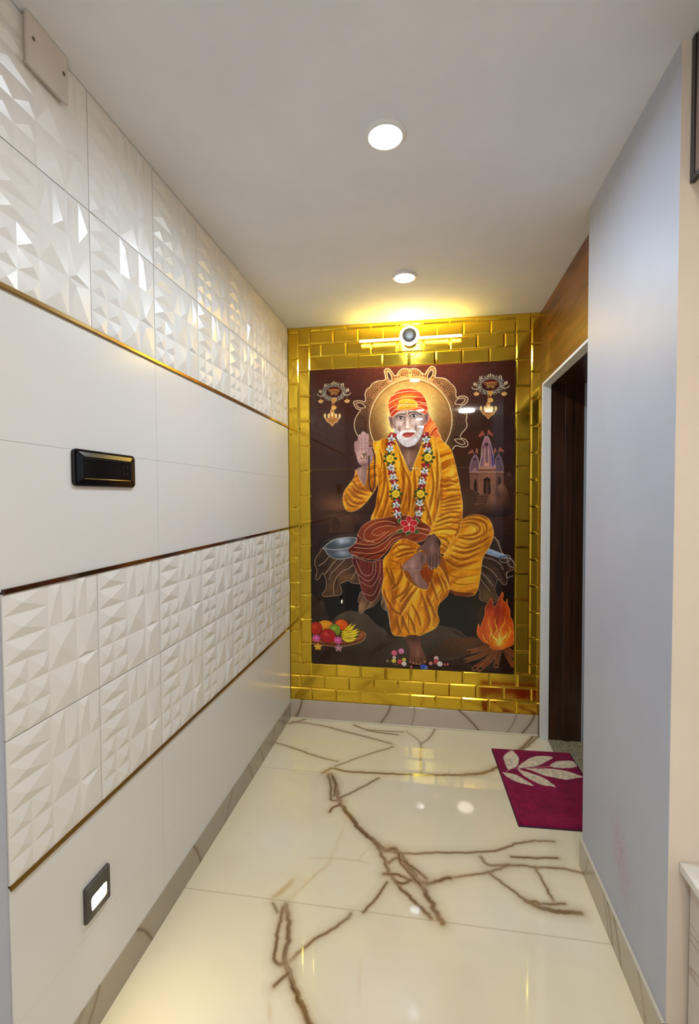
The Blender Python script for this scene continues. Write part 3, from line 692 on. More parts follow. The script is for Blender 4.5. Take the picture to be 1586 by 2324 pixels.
('S','beads',[(380,482),(389,507),(395,553),(392,587),(394,645),(393,695),(379,741)]),
('P',(220,148,30),[(760,430),(799,452),(841,497),(865,577),(881,648),(895,728),(907,808),(906,879),(902,950),(883,1021),(846,1082),(824,1109),(777,1096),(786,1037),(751,997),(707,992),(729,951),(759,890),(776,798),(778,697),(786,596)],(240,190,110),3,'sr',1,1.0),
('C','sr'),
('F','sr',72,26,(150,76,4),(246,192,70),57,0.8,0.95),
('B',(130,64,4),(785,728),14,160,0.6,0,0),
('B',(250,200,84),(849,627),24,90,0.55,0,0),
('B',(130,62,4),(895,980),20,110,0.55,0,0),
('B',(246,190,60),(781,940),60,30,0.5,0,0),
('B',(120,58,4),(802,1083),40,20,0.6,0,0),
('L',(136,68,4),5,[(790,647),(840,657),(879,648)],0.7,1,0),
('L',(136,68,4),5,[(788,707),(845,698),(889,708)],0.7,1,0),
('L',(136,68,4),5,[(783,758),(840,733),(899,748)],0.7,1,0),
('L',(136,68,4),5,[(779,798),(845,773),(904,798)],0.7,1,0),
('L',(136,68,4),5,[(781,829),(840,813),(905,839)],0.7,1,0),
('L',(136,68,4),5,[(761,890),(831,849),(905,869)],0.7,1,0),
('L',(136,68,4),5,[(741,931),(821,889),(900,909)],0.7,1,0),
('L',(136,68,4),5,[(731,961),(811,940),(890,980)],0.7,1,0),
('L',(136,68,4),5,[(761,997),(821,991),(871,1041)],0.7,1,0),
('L',(136,68,4),5,[(786,1037),(821,1052),(846,1082)],0.7,1,0),
('C',None),
('C','sr'),
('W',(250,196,82),7,[(784,803),(836,781),(899,767)],0.5),
('W',(126,60,2),7,[(784,795),(836,773),(899,759)],0.72),
('W',(250,196,82),7,[(784,819),(844,804),(901,795)],0.5),
('W',(126,60,2),7,[(784,811),(844,796),(901,787)],0.72),
('W',(250,196,82),7,[(784,840),(844,828),(904,819)],0.5),
('W',(126,60,2),7,[(784,832),(844,820),(904,811)],0.72),
('W',(250,196,82),7,[(780,860),(844,849),(904,844)],0.5),
('W',(126,60,2),7,[(780,852),(844,841),(904,836)],0.72),
('W',(250,196,82),7,[(764,901),(836,869),(900,872)],0.5),
('W',(126,60,2),7,[(764,893),(836,861),(900,864)],0.72),
('W',(250,196,82),7,[(744,934),(828,901),(896,901)],0.5),
('W',(126,60,2),7,[(744,926),(828,893),(896,893)],0.72),
('W',(250,196,82),7,[(732,959),(828,929),(888,933)],0.5),
('W',(126,60,2),7,[(732,951),(828,921),(888,925)],0.72),
('W',(250,196,82),7,[(724,984),(797,967),(877,974),(861,1023)],0.5),
('W',(126,60,2),7,[(724,976),(797,959),(877,966),(861,1015)],0.72),
('W',(250,196,82),7,[(756,1008),(813,1032),(841,1073)],0.5),
('W',(126,60,2),7,[(756,1000),(813,1024),(841,1065)],0.72),
('W',(250,196,82),7,[(777,1053),(813,1073),(833,1102)],0.5),
('W',(126,60,2),7,[(777,1045),(813,1065),(833,1094)],0.72),
('W',(250,196,82),7,[(792,697),(835,685),(879,698)],0.5),
('W',(126,60,2),7,[(792,689),(835,677),(879,690)],0.72),
('W',(250,196,82),7,[(790,746),(840,738),(891,738)],0.5),
('W',(126,60,2),7,[(790,738),(840,730),(891,730)],0.72),
('C',None),
('P',(206,134,22),[(900,920),(929,890),(988,875),(1046,892),(1075,937),(1082,997),(1057,1067),(1023,1128),(1011,1220),(997,1301),(973,1345),(912,1353),(847,1336),(824,1286),(797,1215),(774,1164),(807,1107),(846,1035),(890,984)],(240,190,110),3,'lr',1,1.0),
('C','lr'),
('F','lr',60,40,(150,76,4),(246,192,70),71,0.9,0.85),
('B',(246,194,76),(978,953),60,40,0.6,0,0),
('B',(132,64,4),(1047,1037),30,90,0.5,0,0),
('B',(130,62,4),(822,1153),60,30,0.5,0,0),
('B',(238,166,40),(941,1242),60,90,0.4,0,0),
('B',(120,56,6),(922,1344),110,16,0.8,0,0),
('L',(136,68,4),6,[(900,969),(949,938),(988,953),(979,988),(920,999)],0.7,1,0),
('L',(136,68,4),6,[(900,928),(959,913),(1017,932),(1027,997),(979,1038),(881,1030)],0.7,1,0),
('L',(136,68,4),6,[(861,1030),(940,1049),(1018,1028)],0.7,1,0),
('L',(136,68,4),6,[(846,1071),(921,1095),(1028,1058)],0.7,1,0),
('L',(136,68,4),6,[(822,1112),(911,1141),(1023,1108)],0.7,1,0),
('L',(136,68,4),6,[(792,1153),(891,1192),(1014,1149)],0.7,1,0),
('L',(136,68,4),6,[(797,1204),(882,1243),(1009,1220)],0.7,1,0),
('L',(136,68,4),6,[(822,1265),(902,1284),(1000,1271)],0.7,1,0),
('W',(250,196,82),9,[(900,914),(947,891),(1002,889),(1049,913)],0.5),
('W',(126,60,2),9,[(900,905),(947,882),(1002,880),(1049,904)],0.72),
('W',(250,196,82),9,[(884,944),(944,930),(995,946),(1005,976),(964,1003),(885,1008)],0.5),
('W',(126,60,2),9,[(884,935),(944,921),(995,937),(1005,967),(964,994),(885,999)],0.72),
('W',(250,196,82),9,[(877,1016),(964,1027),(1034,998)],0.5),
('W',(126,60,2),9,[(877,1007),(964,1018),(1034,989)],0.72),
('W',(250,196,82),9,[(853,1061),(925,1079),(1003,1051),(1062,1014)],0.5),
('W',(126,60,2),9,[(853,1052),(925,1070),(1003,1042),(1062,1005)],0.72),
('W',(250,196,82),9,[(845,1094),(925,1109),(1023,1071)],0.5),
('W',(126,60,2),9,[(845,1085),(925,1100),(1023,1062)],0.72),
('W',(250,196,82),9,[(829,1119),(909,1148),(1016,1104)],0.5),
('W',(126,60,2),9,[(829,1110),(909,1139),(1016,1095)],0.72),
('W',(250,196,82),9,[(805,1148),(885,1188),(1004,1153)],0.5),
('W',(126,60,2),9,[(805,1139),(885,1179),(1004,1144)],0.72),
('W',(250,196,82),9,[(896,926),(955,909),(1022,925),(1046,965),(1027,1014)],0.5),
('W',(126,60,2),9,[(896,917),(955,900),(1022,916),(1046,956),(1027,1005)],0.72),
('C',None),
('P',(112,52,20),[(830,1314),(872,1327),(922,1332),(971,1333),(951,1351),(882,1354),(847,1338)],None,3,None,1,1.0),
('P',(128,54,28),[(373,910),(415,900),(477,891),(559,876),(640,901),(723,951),(711,997),(686,1028),(620,1043),(559,1021),(513,1036),(477,1078),(445,1118),(404,1147),(330,1143),(267,1123),(229,1094),(278,1044),(289,997),(321,944)],(214,160,124),3,'sh',1,1.0),
('C','sh'),
('F','sh',68,40,(70,22,12),(168,82,44),83,0.7,0.8),
('B',(66,20,12),(518,912),60,24,0.6,0,0),
('B',(74,24,14),(331,1080),60,24,0.5,0,0),
('C',None),
('L',(214,158,120),3,[(518,927),(456,914),(394,928),(342,965),(326,1007),(352,1033),(414,1021),(477,974)],1.0,0,0),
('L',(214,158,120),3,[(518,948),(456,943),(394,964),(378,991),(415,1001),(456,979)],1.0,0,0),
('L',(214,158,120),3,[(711,997),(651,983),(579,973),(508,994),(446,1047),(373,1079),(267,1076)],1.0,0,0),
('L',(214,158,120),3,[(711,961),(640,957),(559,958),(477,1000),(414,1047),(352,1059),(278,1049)],1.0,0,0),
('L',(214,158,120),3,[(289,1002),(331,1033),(394,1042)],1.0,0,0),
('L',(214,158,120),3,[(549,1004),(497,1026),(446,1083),(373,1111),(246,1102)],1.0,0,0),
('L',(214,158,120),3,[(559,911),(600,932),(681,962),(723,972)],1.0,0,0),
('P',(100,42,34),[(254,1151),(288,1142),(372,1162),(447,1150),(451,1233),(435,1296),(408,1371),(372,1406),(335,1384),(307,1311),(288,1237)],(200,150,130),3,'sh2',1,1.0),
('C','sh2'),
('F','sh2',10,34,(58,22,18),(134,62,46),91,0.6,0.8),
('C',None),
('L',(198,150,130),3,[(288,1237),(351,1278),(393,1235),(399,1161)],1.0,0,0),
('L',(198,150,130),3,[(298,1279),(372,1309),(419,1234),(425,1161)],1.0,0,0),
('L',(198,150,130),3,[(319,1352),(382,1361),(430,1255)],1.0,0,0),
('L',(198,150,130),3,[(278,1153),(320,1236),(372,1235),(383,1162)],1.0,0,0),
('P',(150,82,16),[(549,1106),(661,1063),(782,1102),(832,1265),(803,1348),(661,1352),(549,1283)],None,3,None,1,1.0),
('L',(226,150,40),9,[(792,1204),(762,1267),(742,1350)],0.8,1,0),
('L',(226,150,40),9,[(742,1226),(732,1288),(702,1341)],0.8,1,0),
('L',(226,150,40),9,[(812,1245),(792,1307),(772,1349)],0.8,1,0),
('P',(214,138,20),[(445,1150),(477,1106),(508,1055),(559,1021),(610,1031),(666,1065),(661,1104),(595,1147),(564,1189),(579,1251),(631,1301),(702,1320),(724,1268),(712,1196),(767,1183),(792,1204),(824,1275),(834,1312),(818,1358),(775,1402),(763,1455),(775,1504),(753,1548),(697,1580),(631,1610),(559,1607),(497,1591),(478,1468),(455,1392),(435,1330),(447,1254)],(240,190,110),3,'ll',1,1.0),
('C','ll'),
('F','ll',20,44,(150,76,4),(246,192,70),101,0.9,0.9),
('B',(246,190,66),(559,1065),46,30,0.6,0,0),
('B',(240,168,36),(621,1479),80,110,0.4,0,0),
('B',(140,70,4),(497,1274),26,130,0.5,0,0),
('B',(120,54,6),(722,1247),40,50,0.6,0,0),
('B',(124,58,4),(763,1473),30,90,0.5,0,0),
('B',(130,62,4),(507,1525),30,80,0.5,0,0),
('L',(128,62,2),6,[(559,1210),(518,1273),(497,1357),(549,1439)],0.75,1,0),
('L',(128,62,2),6,[(476,1191),(497,1274),(455,1359)],0.75,1,0),
('L',(128,62,2),6,[(661,1321),(600,1375),(549,1460),(497,1473)],0.75,1,0),
('L',(128,62,2),6,[(822,1286),(762,1349),(722,1412),(641,1436)],0.75,1,0),
('L',(128,62,2),6,[(549,1460),(559,1523),(549,1597)],0.75,1,0),
('L',(128,62,2),6,[(641,1436),(631,1520),(641,1603)],0.75,1,0),
('L',(128,62,2),6,[(702,1413),(712,1496),(702,1569)],0.75,1,0),
('L',(128,62,2),6,[(600,1406),(595,1511),(600,1605)],0.75,1,0),
('L',(128,62,2),6,[(763,1411),(743,1495),(743,1546)],0.75,1,0),
('L',(128,62,2),6,[(661,1311),(671,1373),(651,1436)],0.75,1,0),
('L',(128,62,2),6,[(508,1055),(549,1086),(641,1074)],0.75,1,0),
('L',(128,62,2),6,[(477,1108),(538,1127),(600,1126)],0.75,1,0),
('L',(128,62,2),6,[(466,1139),(518,1159),(559,1168)],0.75,1,0),
('L',(240,182,70),4,[(476,1468),(538,1476),(600,1417),(661,1321)],0.7,1,0),
('L',(240,182,70),4,[(497,1357),(559,1408),(620,1354)],0.7,1,0),
('L',(240,182,70),4,[(767,1205),(792,1276),(802,1317)],0.7,1,0),
('W',(250,196,82),9,[(470,1195),(503,1273),(548,1324)],0.5),
('W',(126,60,2),9,[(461,1193),(494,1271),(539,1322)],0.72),
('W',(250,196,82),9,[(496,1201),(522,1285)],0.5),
('W',(126,60,2),9,[(487,1199),(513,1283)],0.72),
('W',(250,196,82),9,[(555,1174),(564,1232),(535,1298),(496,1332)],0.5),
('W',(126,60,2),9,[(546,1172),(555,1230),(526,1296),(487,1330)],0.72),
('W',(250,196,82),9,[(483,1411),(529,1462),(561,1476)],0.5),
('W',(126,60,2),9,[(474,1409),(520,1460),(552,1474)],0.72),
('W',(250,196,82),9,[(613,1237),(593,1323),(509,1391)],0.5),
('W',(126,60,2),9,[(604,1235),(584,1321),(500,1389)],0.72),
('W',(250,196,82),9,[(638,1276),(593,1349),(548,1409)],0.5),
('W',(126,60,2),9,[(629,1274),(584,1347),(539,1407)],0.72),
('W',(250,196,82),9,[(535,1482),(542,1548),(561,1586)],0.5),
('W',(126,60,2),9,[(526,1480),(533,1546),(552,1584)],0.72),
('W',(250,196,82),9,[(564,1474),(587,1546),(613,1597)],0.5),
('W',(126,60,2),9,[(555,1472),(578,1544),(604,1595)],0.72),
('W',(250,196,82),9,[(593,1460),(626,1524),(645,1589)],0.5),
('W',(126,60,2),9,[(584,1458),(617,1522),(636,1587)],0.72),
('W',(250,196,82),9,[(619,1407),(658,1477),(677,1542)],0.5),
('W',(126,60,2),9,[(610,1405),(649,1475),(668,1540)],0.72),
('W',(250,196,82),9,[(677,1327),(702,1410),(728,1494),(722,1540)],0.5),
('W',(126,60,2),9,[(668,1325),(693,1408),(719,1492),(713,1538)],0.72),
('W',(250,196,82),9,[(709,1345),(740,1422),(766,1486)],0.5),
('W',(126,60,2),9,[(700,1343),(731,1420),(757,1484)],0.72),
('W',(250,196,82),9,[(727,1235),(753,1318),(778,1388)],0.5),
('W',(126,60,2),9,[(718,1233),(744,1316),(769,1386)],0.72),
('W',(250,196,82),9,[(765,1214),(791,1278),(810,1336)],0.5),
('W',(126,60,2),9,[(756,1212),(782,1276),(801,1334)],0.72),
('W',(250,196,82),9,[(790,1233),(816,1277),(828,1316)],0.5),
('W',(126,60,2),9,[(781,1231),(807,1275),(819,1314)],0.72),
('W',(250,196,82),9,[(457,1327),(470,1385),(509,1430)],0.5),
('W',(126,60,2),9,[(448,1325),(461,1383),(500,1428)],0.72),
('W',(250,196,82),16,[(658,1314),(607,1380),(569,1447),(556,1481)],0.5),
('W',(126,60,2),16,[(648,1306),(597,1372),(559,1439),(546,1473)],0.72),
('W',(250,196,82),9,[(503,1096),(541,1063),(618,1068)],0.5),
('W',(126,60,2),9,[(501,1088),(539,1055),(616,1060)],0.72),
('W',(250,196,82),9,[(509,1122),(567,1095),(644,1087)],0.5),
('W',(126,60,2),9,[(507,1114),(565,1087),(642,1079)],0.72),
('W',(250,196,82),9,[(522,1141),(580,1121),(637,1107)],0.5),
('W',(126,60,2),9,[(520,1133),(578,1113),(635,1099)],0.72),
('C',None),
('P',(138,56,18),[(661,1208),(712,1186),(742,1195),(732,1247),(712,1278),(681,1248)],None,3,None,1,0.85),
('P',(140,104,96),[(556,1187),(574,1163),(605,1136),(651,1099),(676,1096),(699,1109),(703,1145),(679,1186),(664,1218),(676,1248),(700,1279),(712,1299),(700,1316),(671,1311),(636,1289),(612,1255),(595,1219),(564,1205)],(96,62,54),2,'ft',1,1.0),
('C','ft'),
('B',(186,148,136),(620,1177),20,40,0.6,0,0),
('B',(176,138,126),(574,1189),16,20,0.6,0,0),
('B',(84,56,50),(676,1135),16,50,0.7,0,0),
('B',(190,150,136),(641,1255),14,40,0.5,0,0),
('C',None),
('L',(84,52,46),2.5,[(700,1316),(694,1294)],1.0,0,0),
('L',(84,52,46),2.5,[(688,1312),(681,1292)],1.0,0,0),
('L',(84,52,46),2.5,[(708,1307),(702,1287)],1.0,0,0),
('L',(84,52,46),2.5,[(673,1308),(667,1285)],1.0,0,0),
('P',(112,80,72),[(643,1097),(661,1068),(691,1037),(721,1003),(746,990),(769,1026),(777,1072),(783,1133),(780,1166),(767,1174),(760,1193),(742,1195),(728,1198),(710,1188),(704,1145),(703,1109),(676,1082)],(78,52,46),2,'hd',1,1.0),
('C','hd'),
('B',(156,120,108),(731,1072),16,50,0.6,0,0),
('B',(70,46,42),(766,1031),20,40,0.6,0,0),
('B',(140,104,94),(732,1155),22,30,0.4,0,0),
('C',None),
('L',(58,36,32),4,[(721,1103),(720,1155),(715,1188)],0.9,1,0),
('L',(58,36,32),4,[(740,1108),(739,1160),(734,1196)],0.9,1,0),
('L',(58,36,32),4,[(759,1103),(760,1154),(755,1191)],0.9,1,0),
('L',(58,36,32),4,[(774,1113),(776,1143)],0.9,1,0),
('B',(190,150,140),(713,1184),4,6,0.8,1,0),
('B',(190,150,140),(730,1194),4,6,0.8,1,0),
('B',(190,150,140),(748,1191),4,6,0.8,1,0),
('B',(190,150,140),(770,1172),4,6,0.8,1,0),
('P',(112,72,58),[(582,1606),(662,1602),(668,1654),(686,1700),(703,1744),(694,1762),(677,1769),(652,1776),(629,1774),(605,1766),(595,1750),(600,1689)],(70,42,34),2,'ft2',1,1.0),
('C','ft2'),
('B',(160,112,92),(651,1707),20,60,0.6,0,0),
('B',(60,36,28),(621,1614),60,30,0.7,0,0),
('B',(70,44,36),(598,1699),8,60,0.6,0,0),
('C',None),
('L',(66,40,32),4,[(613,1767),(616,1714)],0.8,1,0),
('L',(66,40,32),4,[(633,1771),(633,1719)],0.8,1,0),
('L',(66,40,32),4,[(654,1774),(652,1718)],0.8,1,0),
('L',(66,40,32),4,[(674,1769),(668,1717)],0.8,1,0),
('B',(196,146,126),(604,1760),5,5,0.8,1,0),
('B',(196,146,126),(623,1765),5,5,0.8,1,0),
('B',(196,146,126),(642,1769),5,5,0.8,1,0),
('B',(196,146,126),(662,1770),5,5,0.8,1,0),
('B',(196,146,126),(690,1755),5,5,0.8,1,0),
('P',(150,112,100),[(475,299),(483,292),(499,300),(504,331),(502,367),(494,361),(485,331)],(228,196,170),2,'e1',1,1.0),
('B',(84,56,50),(492,318),8,40,0.8,0,0),
('P',(150,112,104),[(687,284),(704,277),(714,283),(717,298),(708,326),(694,344),(683,333)],(236,206,190),2,'e2',1,1.0),
('B',(84,56,54),(701,303),9,34,0.8,0,0),
('P',(200,170,155),[(500,292),(525,272),(556,260),(598,256),(637,260),(665,271),(685,284),(685,323),(682,357),(678,388),(660,426),(637,457),(598,472),(572,469),(543,445),(517,402),(506,358),(502,318)],(130,96,86),2,'face',1,1.0),
('C','face'),
('B',(120,92,84),(509,345),22,90,0.8,0,0),
('B',(132,104,96),(676,323),26,110,0.7,0,0),
('B',(112,86,78),(551,301),42,20,0.7,0,0),
('B',(112,86,80),(627,292),42,20,0.7,0,0),
('B',(228,206,194),(540,338),24,26,0.7,0,0),
('B',(228,206,194),(642,330),28,26,0.6,0,0),
('B',(226,202,188),(589,336),10,50,0.9,0,0),
('B',(120,88,78),(574,333),9,44,0.6,0,0),
('B',(140,106,96),(603,324),8,40,0.5,0,0),
('B',(232,208,196),(556,271),50,10,0.5,0,0),
('B',(232,208,196),(629,266),50,9,0.5,0,0),
('B',(108,80,72),(540,374),10,40,0.7,0,0),
('B',(112,82,74),(637,363),10,34,0.6,0,0),
('B',(130,98,88),(582,271),6,30,0.5,0,0),
('B',(130,98,88),(595,271),6,30,0.5,0,0),
('B',(226,200,186),(589,354),14,12,0.8,0,0),
('P',(238,228,224),[(531,305),(541,300),(554,298),(567,302),(561,308),(546,310)],None,3,None,1,1.0),
('B',(40,22,18),(550,303),8.5,8,1,1,0),
('B',(220,210,205),(551,301),2.2,2.2,0.9,1,0),
('L',(40,26,24),4.2,[(527,307),(539,296),(554,293),(569,302)],1.0,0,0),
('L',(120,86,78),2.5,[(567,302),(561,308),(546,310),(531,305)],0.8,0,0),
('P',(238,228,224),[(610,294),(619,288),(632,286),(645,291),(641,298),(624,300)],None,3,None,1,1.0),
('B',(40,22,18),(627,293),8.5,8,1,1,0),
('B',(220,210,205),(628,290),2.2,2.2,0.9,1,0),
('L',(40,26,24),4.2,[(606,295),(617,284),(632,282),(647,292)],1.0,0,0),
('L',(120,86,78),2.5,[(645,291),(641,298),(624,300),(610,294)],0.8,0,0),
('L',(50,40,40),6,[(519,298),(530,288),(548,281),(575,280)],0.95,0,0),
('L',(46,36,38),6,[(597,276),(611,271),(634,271),(655,280),(670,289)],0.95,0,0),
('L',(104,74,66),3,[(577,315),(569,333),(561,346),(559,355),(567,360)],0.8,1,0),
('L',(104,74,66),3,[(611,334),(617,346),(616,356),(611,360)],0.8,1,0),
('L',(104,74,66),3,[(574,363),(582,367),(589,370),(598,368),(607,362)],0.8,1,0),
('L',(104,74,66),3,[(561,351),(551,359),(543,377),(535,398)],0.8,1,0),
('L',(104,74,66),3,[(621,345),(633,358),(641,379),(642,392)],0.8,1,0),
('L',(104,74,66),3,[(535,318),(551,321),(567,315)],0.8,1,0),
('L',(104,74,66),3,[(614,307),(629,310),(647,304)],0.8,1,0),
('L',(104,74,66),3,[(574,262),(578,276),(577,297)],0.8,1,0),
('L',(104,74,66),3,[(601,261),(597,274),(601,295)],0.8,1,0),
('L',(104,74,66),3,[(535,277),(556,268),(574,264)],0.8,1,0),
('L',(104,74,66),3,[(603,260),(629,263),(650,269)],0.8,1,0),
('L',(240,200,140),5,[(588,259),(589,269)],0.9,0,0),
('C',None),
('P',(196,184,182),[(506,360),(517,402),(543,445),(572,471),(598,475),(637,460),(660,426),(680,388),(685,352),(668,364),(651,390),(640,410),(624,422),(593,428),(565,423),(551,406),(542,382),(525,376)],None,2,'brd',1,0.92),
('S','beard',(593,373),[(506,360),(517,402),(543,445),(572,471),(598,475),(637,460),(660,426),(680,388),(685,352),(668,364),(651,390),(640,410),(624,422),(593,428),(565,423),(551,406),(542,382),(525,376)]),
('P',(222,214,210),[(544,394),(551,382),(567,376),(588,381),(611,373),(629,376),(641,390),(629,393),(603,387),(577,389),(561,400),(551,408)],None,2,'mst',1,1.0),
('L',(250,246,244),3,[(586,380),(567,380),(548,393)],0.9,1,0),
('L',(250,246,244),3,[(588,383),(572,387),(556,401)],0.9,1,0),
('L',(250,246,244),3,[(593,382),(614,377),(637,384)],0.9,1,0),
('L',(250,246,244),3,[(598,385),(619,383),(634,391)],0.9,1,0),
('L',(250,246,244),3,[(577,378),(559,382),(548,401)],0.9,1,0),
('L',(140,126,124),2,[(582,384),(564,389),(551,403)],0.7,1,0),
('L',(140,126,124),2,[(601,381),(624,380),(640,388)],0.7,1,0),
('P',(172,72,60),[(560,403),(572,393),(589,390),(603,392),(628,392),(621,405),(603,415),(589,418),(575,415)],(110,44,38),2,None,1,1.0),
('L',(116,44,40),4,[(563,402),(582,400),(598,401),(624,395)],1.0,0,0),
('L',(220,140,124),5,[(577,408),(593,410),(608,406)],0.8,1,0),
('L',(236,228,224),7,[(561,418),(588,425),(619,419)],0.8,1,0),
('P',(198,66,40),[(478,239),(475,216),(484,192),(499,169),(525,147),(551,137),(593,133),(629,139),(655,150),(678,173),(691,194),(701,220),(707,254),(704,270),(692,282),(665,271),(637,261),(598,257),(556,260),(525,272),(501,294),(489,284),(484,263)],(246,176,116),2.5,'tur',1,1.0),
('C','tur'),
('F','tur',78,30,(150,34,24),(236,126,52),111,0.5,0.7),
('B',(248,160,46),(587,178),70,24,0.8,0,0),
('B',(246,150,44),(577,234),90,30,0.7,0,0),
('B',(150,34,24),(496,263),26,40,0.6,0,0),
('B',(160,42,26),(691,238),30,60,0.5,0,0),
('B',(200,60,46),(593,139),60,9,0.7,0,0),
('P',(242,172,52),[(530,254),(531,241),(541,220),(541,203),(561,195),(593,195),(624,201),(639,210),(647,229),(642,244),(603,249),(561,252)],(250,206,120),3,None,1,1.0),
('L',(252,196,136),3.5,[(499,173),(530,157),(572,150),(616,148),(655,154)],1.0,0,0),
('L',(252,196,136),3.5,[(477,216),(509,198),(551,184),(593,179),(683,186)],1.0,0,0),
('L',(252,196,136),3.5,[(480,250),(499,237),(530,225)],1.0,0,0),
('L',(252,196,136),3.5,[(489,280),(506,261),(525,250),(535,251)],1.0,0,0),
('L',(252,196,136),3.5,[(541,223),(572,223),(603,224),(639,231)],1.0,0,0),
('L',(252,196,136),3.5,[(637,212),(668,214),(701,224)],1.0,0,0),
('L',(252,196,136),3.5,[(645,231),(670,224),(704,238)],1.0,0,0),
('L',(252,196,136),3.5,[(642,242),(670,248),(704,271)],1.0,0,0),
('L',(252,196,136),3.5,[(530,241),(541,231),(577,227),(629,227)],1.0,0,0),
('L',(150,72,20),2.5,[(533,251),(561,247),(603,244),(639,244)],1.0,0,0),
('L',(150,72,20),2.5,[(541,218),(572,219),(629,223)],1.0,0,0),
('B',(252,214,110),(584,210),7,7,1,1,0),
('S','ring',(584,210),7),
('B',(252,214,110),(586,235),7,7,1,1,0),
('S','ring',(586,235),7),
('C',None),
('S','garland',[(500,401),(492,440),(486,481),(486,542),(492,593),(503,644),(513,696),(520,752),(523,798),(523,850),(539,901)],[3,7]),
('S','garland',[(692,406),(700,444),(706,495),(710,540),(698,590),(686,636),(675,686),(666,753),(660,798),(659,849),(648,901)],[3,7]),
('P',(60,84,38),[(549,963),(526,984),(549,984),(574,971)],(150,160,110),2,None,1,1.0),
('P',(60,84,38),[(630,962),(661,980),(640,987),(610,973)],(150,160,110),2,None,1,1.0),
('P',(60,84,38),[(585,978),(581,1004),(605,988),(620,975)],(150,160,110),2,None,1,1.0),
('P',(60,84,38),[(549,891),(528,914),(544,927)],(150,160,110),2,None,1,1.0),
('P',(60,84,38),[(640,890),(661,913),(645,926)],(150,160,110),2,None,1,1.0),
('P',(172,30,40),[(598,883),(610,891),(615,908),(610,925),(598,933),(586,926),(580,908),(585,891)],(236,170,160),3,None,1,1.0),
('B',(206,70,70),(598,908),14,10,0.5,0,0),
('P',(172,30,40),[(647,919),(644,933),(629,944),(611,944),(601,935),(604,921),(619,910),(636,910)],(236,170,160),3,None,1,1.0),
('B',(206,70,70),(624,927),14,10,0.5,0,0),
('P',(172,30,40),[(628,978),(614,979),(600,968),(594,951),(600,938),(614,937),(628,948),(634,965)],(236,170,160),3,None,1,1.0),
('B',(206,70,70),(614,958),14,10,0.5,0,0),
('P',(172,30,40),[(567,979),(561,965),(568,948),(582,937),(596,938),(602,951),(596,969),(581,980)],(236,170,160),3,None,1,1.0),
('B',(206,70,70),(582,958),14,10,0.5,0,0),
('P',(172,30,40),[(548,920),(559,910),(577,911),(592,921),(595,935),(584,944),(566,944),(551,934)],(236,170,160),3,None,1,1.0),
('B',(206,70,70),(572,927),14,10,0.5,0,0),
('B',(240,200,180),(598,936),6,6,1,1,0),
('P',(110,58,28),[(-3,1651),(80,1660),(194,1659),(280,1638),(319,1606),(332,1597),(334,1620),(310,1649),(254,1671),(176,1686),(71,1684),(-3,1675)],(206,160,110),3,None,1,1.0),
('P',(150,84,38),[(-2,1642),(80,1656),(194,1655),(280,1633),(310,1585),(332,1599),(310,1628),(254,1652),(168,1667),(58,1668),(-3,1660)],None,3,None,1,1.0),
('L',(90,46,24),3,[(-1,1668),(80,1675),(194,1672),(280,1651)],1.0,0,0),
('B',(30,14,10),(85,1562),55.120000000000005,36.04,0.9,1,0),
('B',(214,138,26),(85,1562),52,34,1,1,0),
('B',(246,184,60),(72,1554),23.400000000000002,13.600000000000001,0.7,0,0),
('B',(30,14,10),(26,1580),40.28,42.400000000000006,0.9,1,0),
('B',(176,44,22),(26,1580),38,40,1,1,0),
('B',(220,96,50),(17,1570),17.1,16.0,0.7,0,0),
('B',(30,14,10),(186,1551),42.400000000000006,33.92,0.9,1,0),
('B',(206,88,30),(186,1551),40,32,1,1,0),
('B',(236,130,60),(176,1543),18.0,12.8,0.7,0,0),
('B',(30,14,10),(144,1586),38.160000000000004,38.160000000000004,0.9,1,0),
('B',(126,142,40),(144,1586),36,36,1,1,0),
('B',(176,190,80),(135,1577),16.2,14.4,0.7,0,0),
('B',(30,14,10),(100,1624),53.0,44.52,0.9,1,0),
('B',(166,30,30),(100,1624),50,42,1,1,0),
('B',(220,90,80),(88,1614),22.5,16.8,0.7,0,0),
('B',(60,20,16),(103,1603),8,4,0.9,0,0),
('L',(92,58,8),27,[(185,1616),(211,1589),(251,1540)],1,1,0),
('L',(234,190,30),22,[(185,1616),(211,1589),(251,1540)],1,1,0),
('L',(250,222,90),5,[(185,1616),(211,1589),(251,1540)],0.8,1,0),
('L',(92,58,8),27,[(188,1603),(229,1588),(274,1543)],1,1,0),
('L',(234,190,30),22,[(188,1603),(229,1588),(274,1543)],1,1,0),
('L',(250,222,90),5,[(188,1603),(229,1588),(274,1543)],0.8,1,0),
('L',(92,58,8),27,[(185,1590),(229,1599),(293,1573)],1,1,0),
('L',(234,190,30),22,[(185,1590),(229,1599),(293,1573)],1,1,0),
('L',(250,222,90),5,[(185,1590),(229,1599),(293,1573)],0.8,1,0),
('L',(92,58,8),27,[(183,1608),(233,1610),(302,1585)],1,1,0),
('L',(234,190,30),22,[(183,1608),(233,1610),(302,1585)],1,1,0),
('L',(250,222,90),5,[(183,1608),(233,1610),(302,1585)],0.8,1,0),
('L',(92,58,8),27,[(181,1621),(233,1625),(297,1603)],1,1,0),
('L',(234,190,30),22,[(181,1621),(233,1625),(297,1603)],1,1,0),
('L',(250,222,90),5,[(181,1621),(233,1625),(297,1603)],0.8,1,0),
('L',(92,58,8),27,[(183,1634),(228,1640),(285,1629)],1,1,0),
('L',(234,190,30),22,[(183,1634),(228,1640),(285,1629)],1,1,0),
('L',(250,222,90),5,[(183,1634),(228,1640),(285,1629)],0.8,1,0),
('L',(92,58,8),27,[(194,1642),(228,1647),(272,1642)],1,1,0),
('L',(234,190,30),22,[(194,1642),(228,1647),(272,1642)],1,1,0),
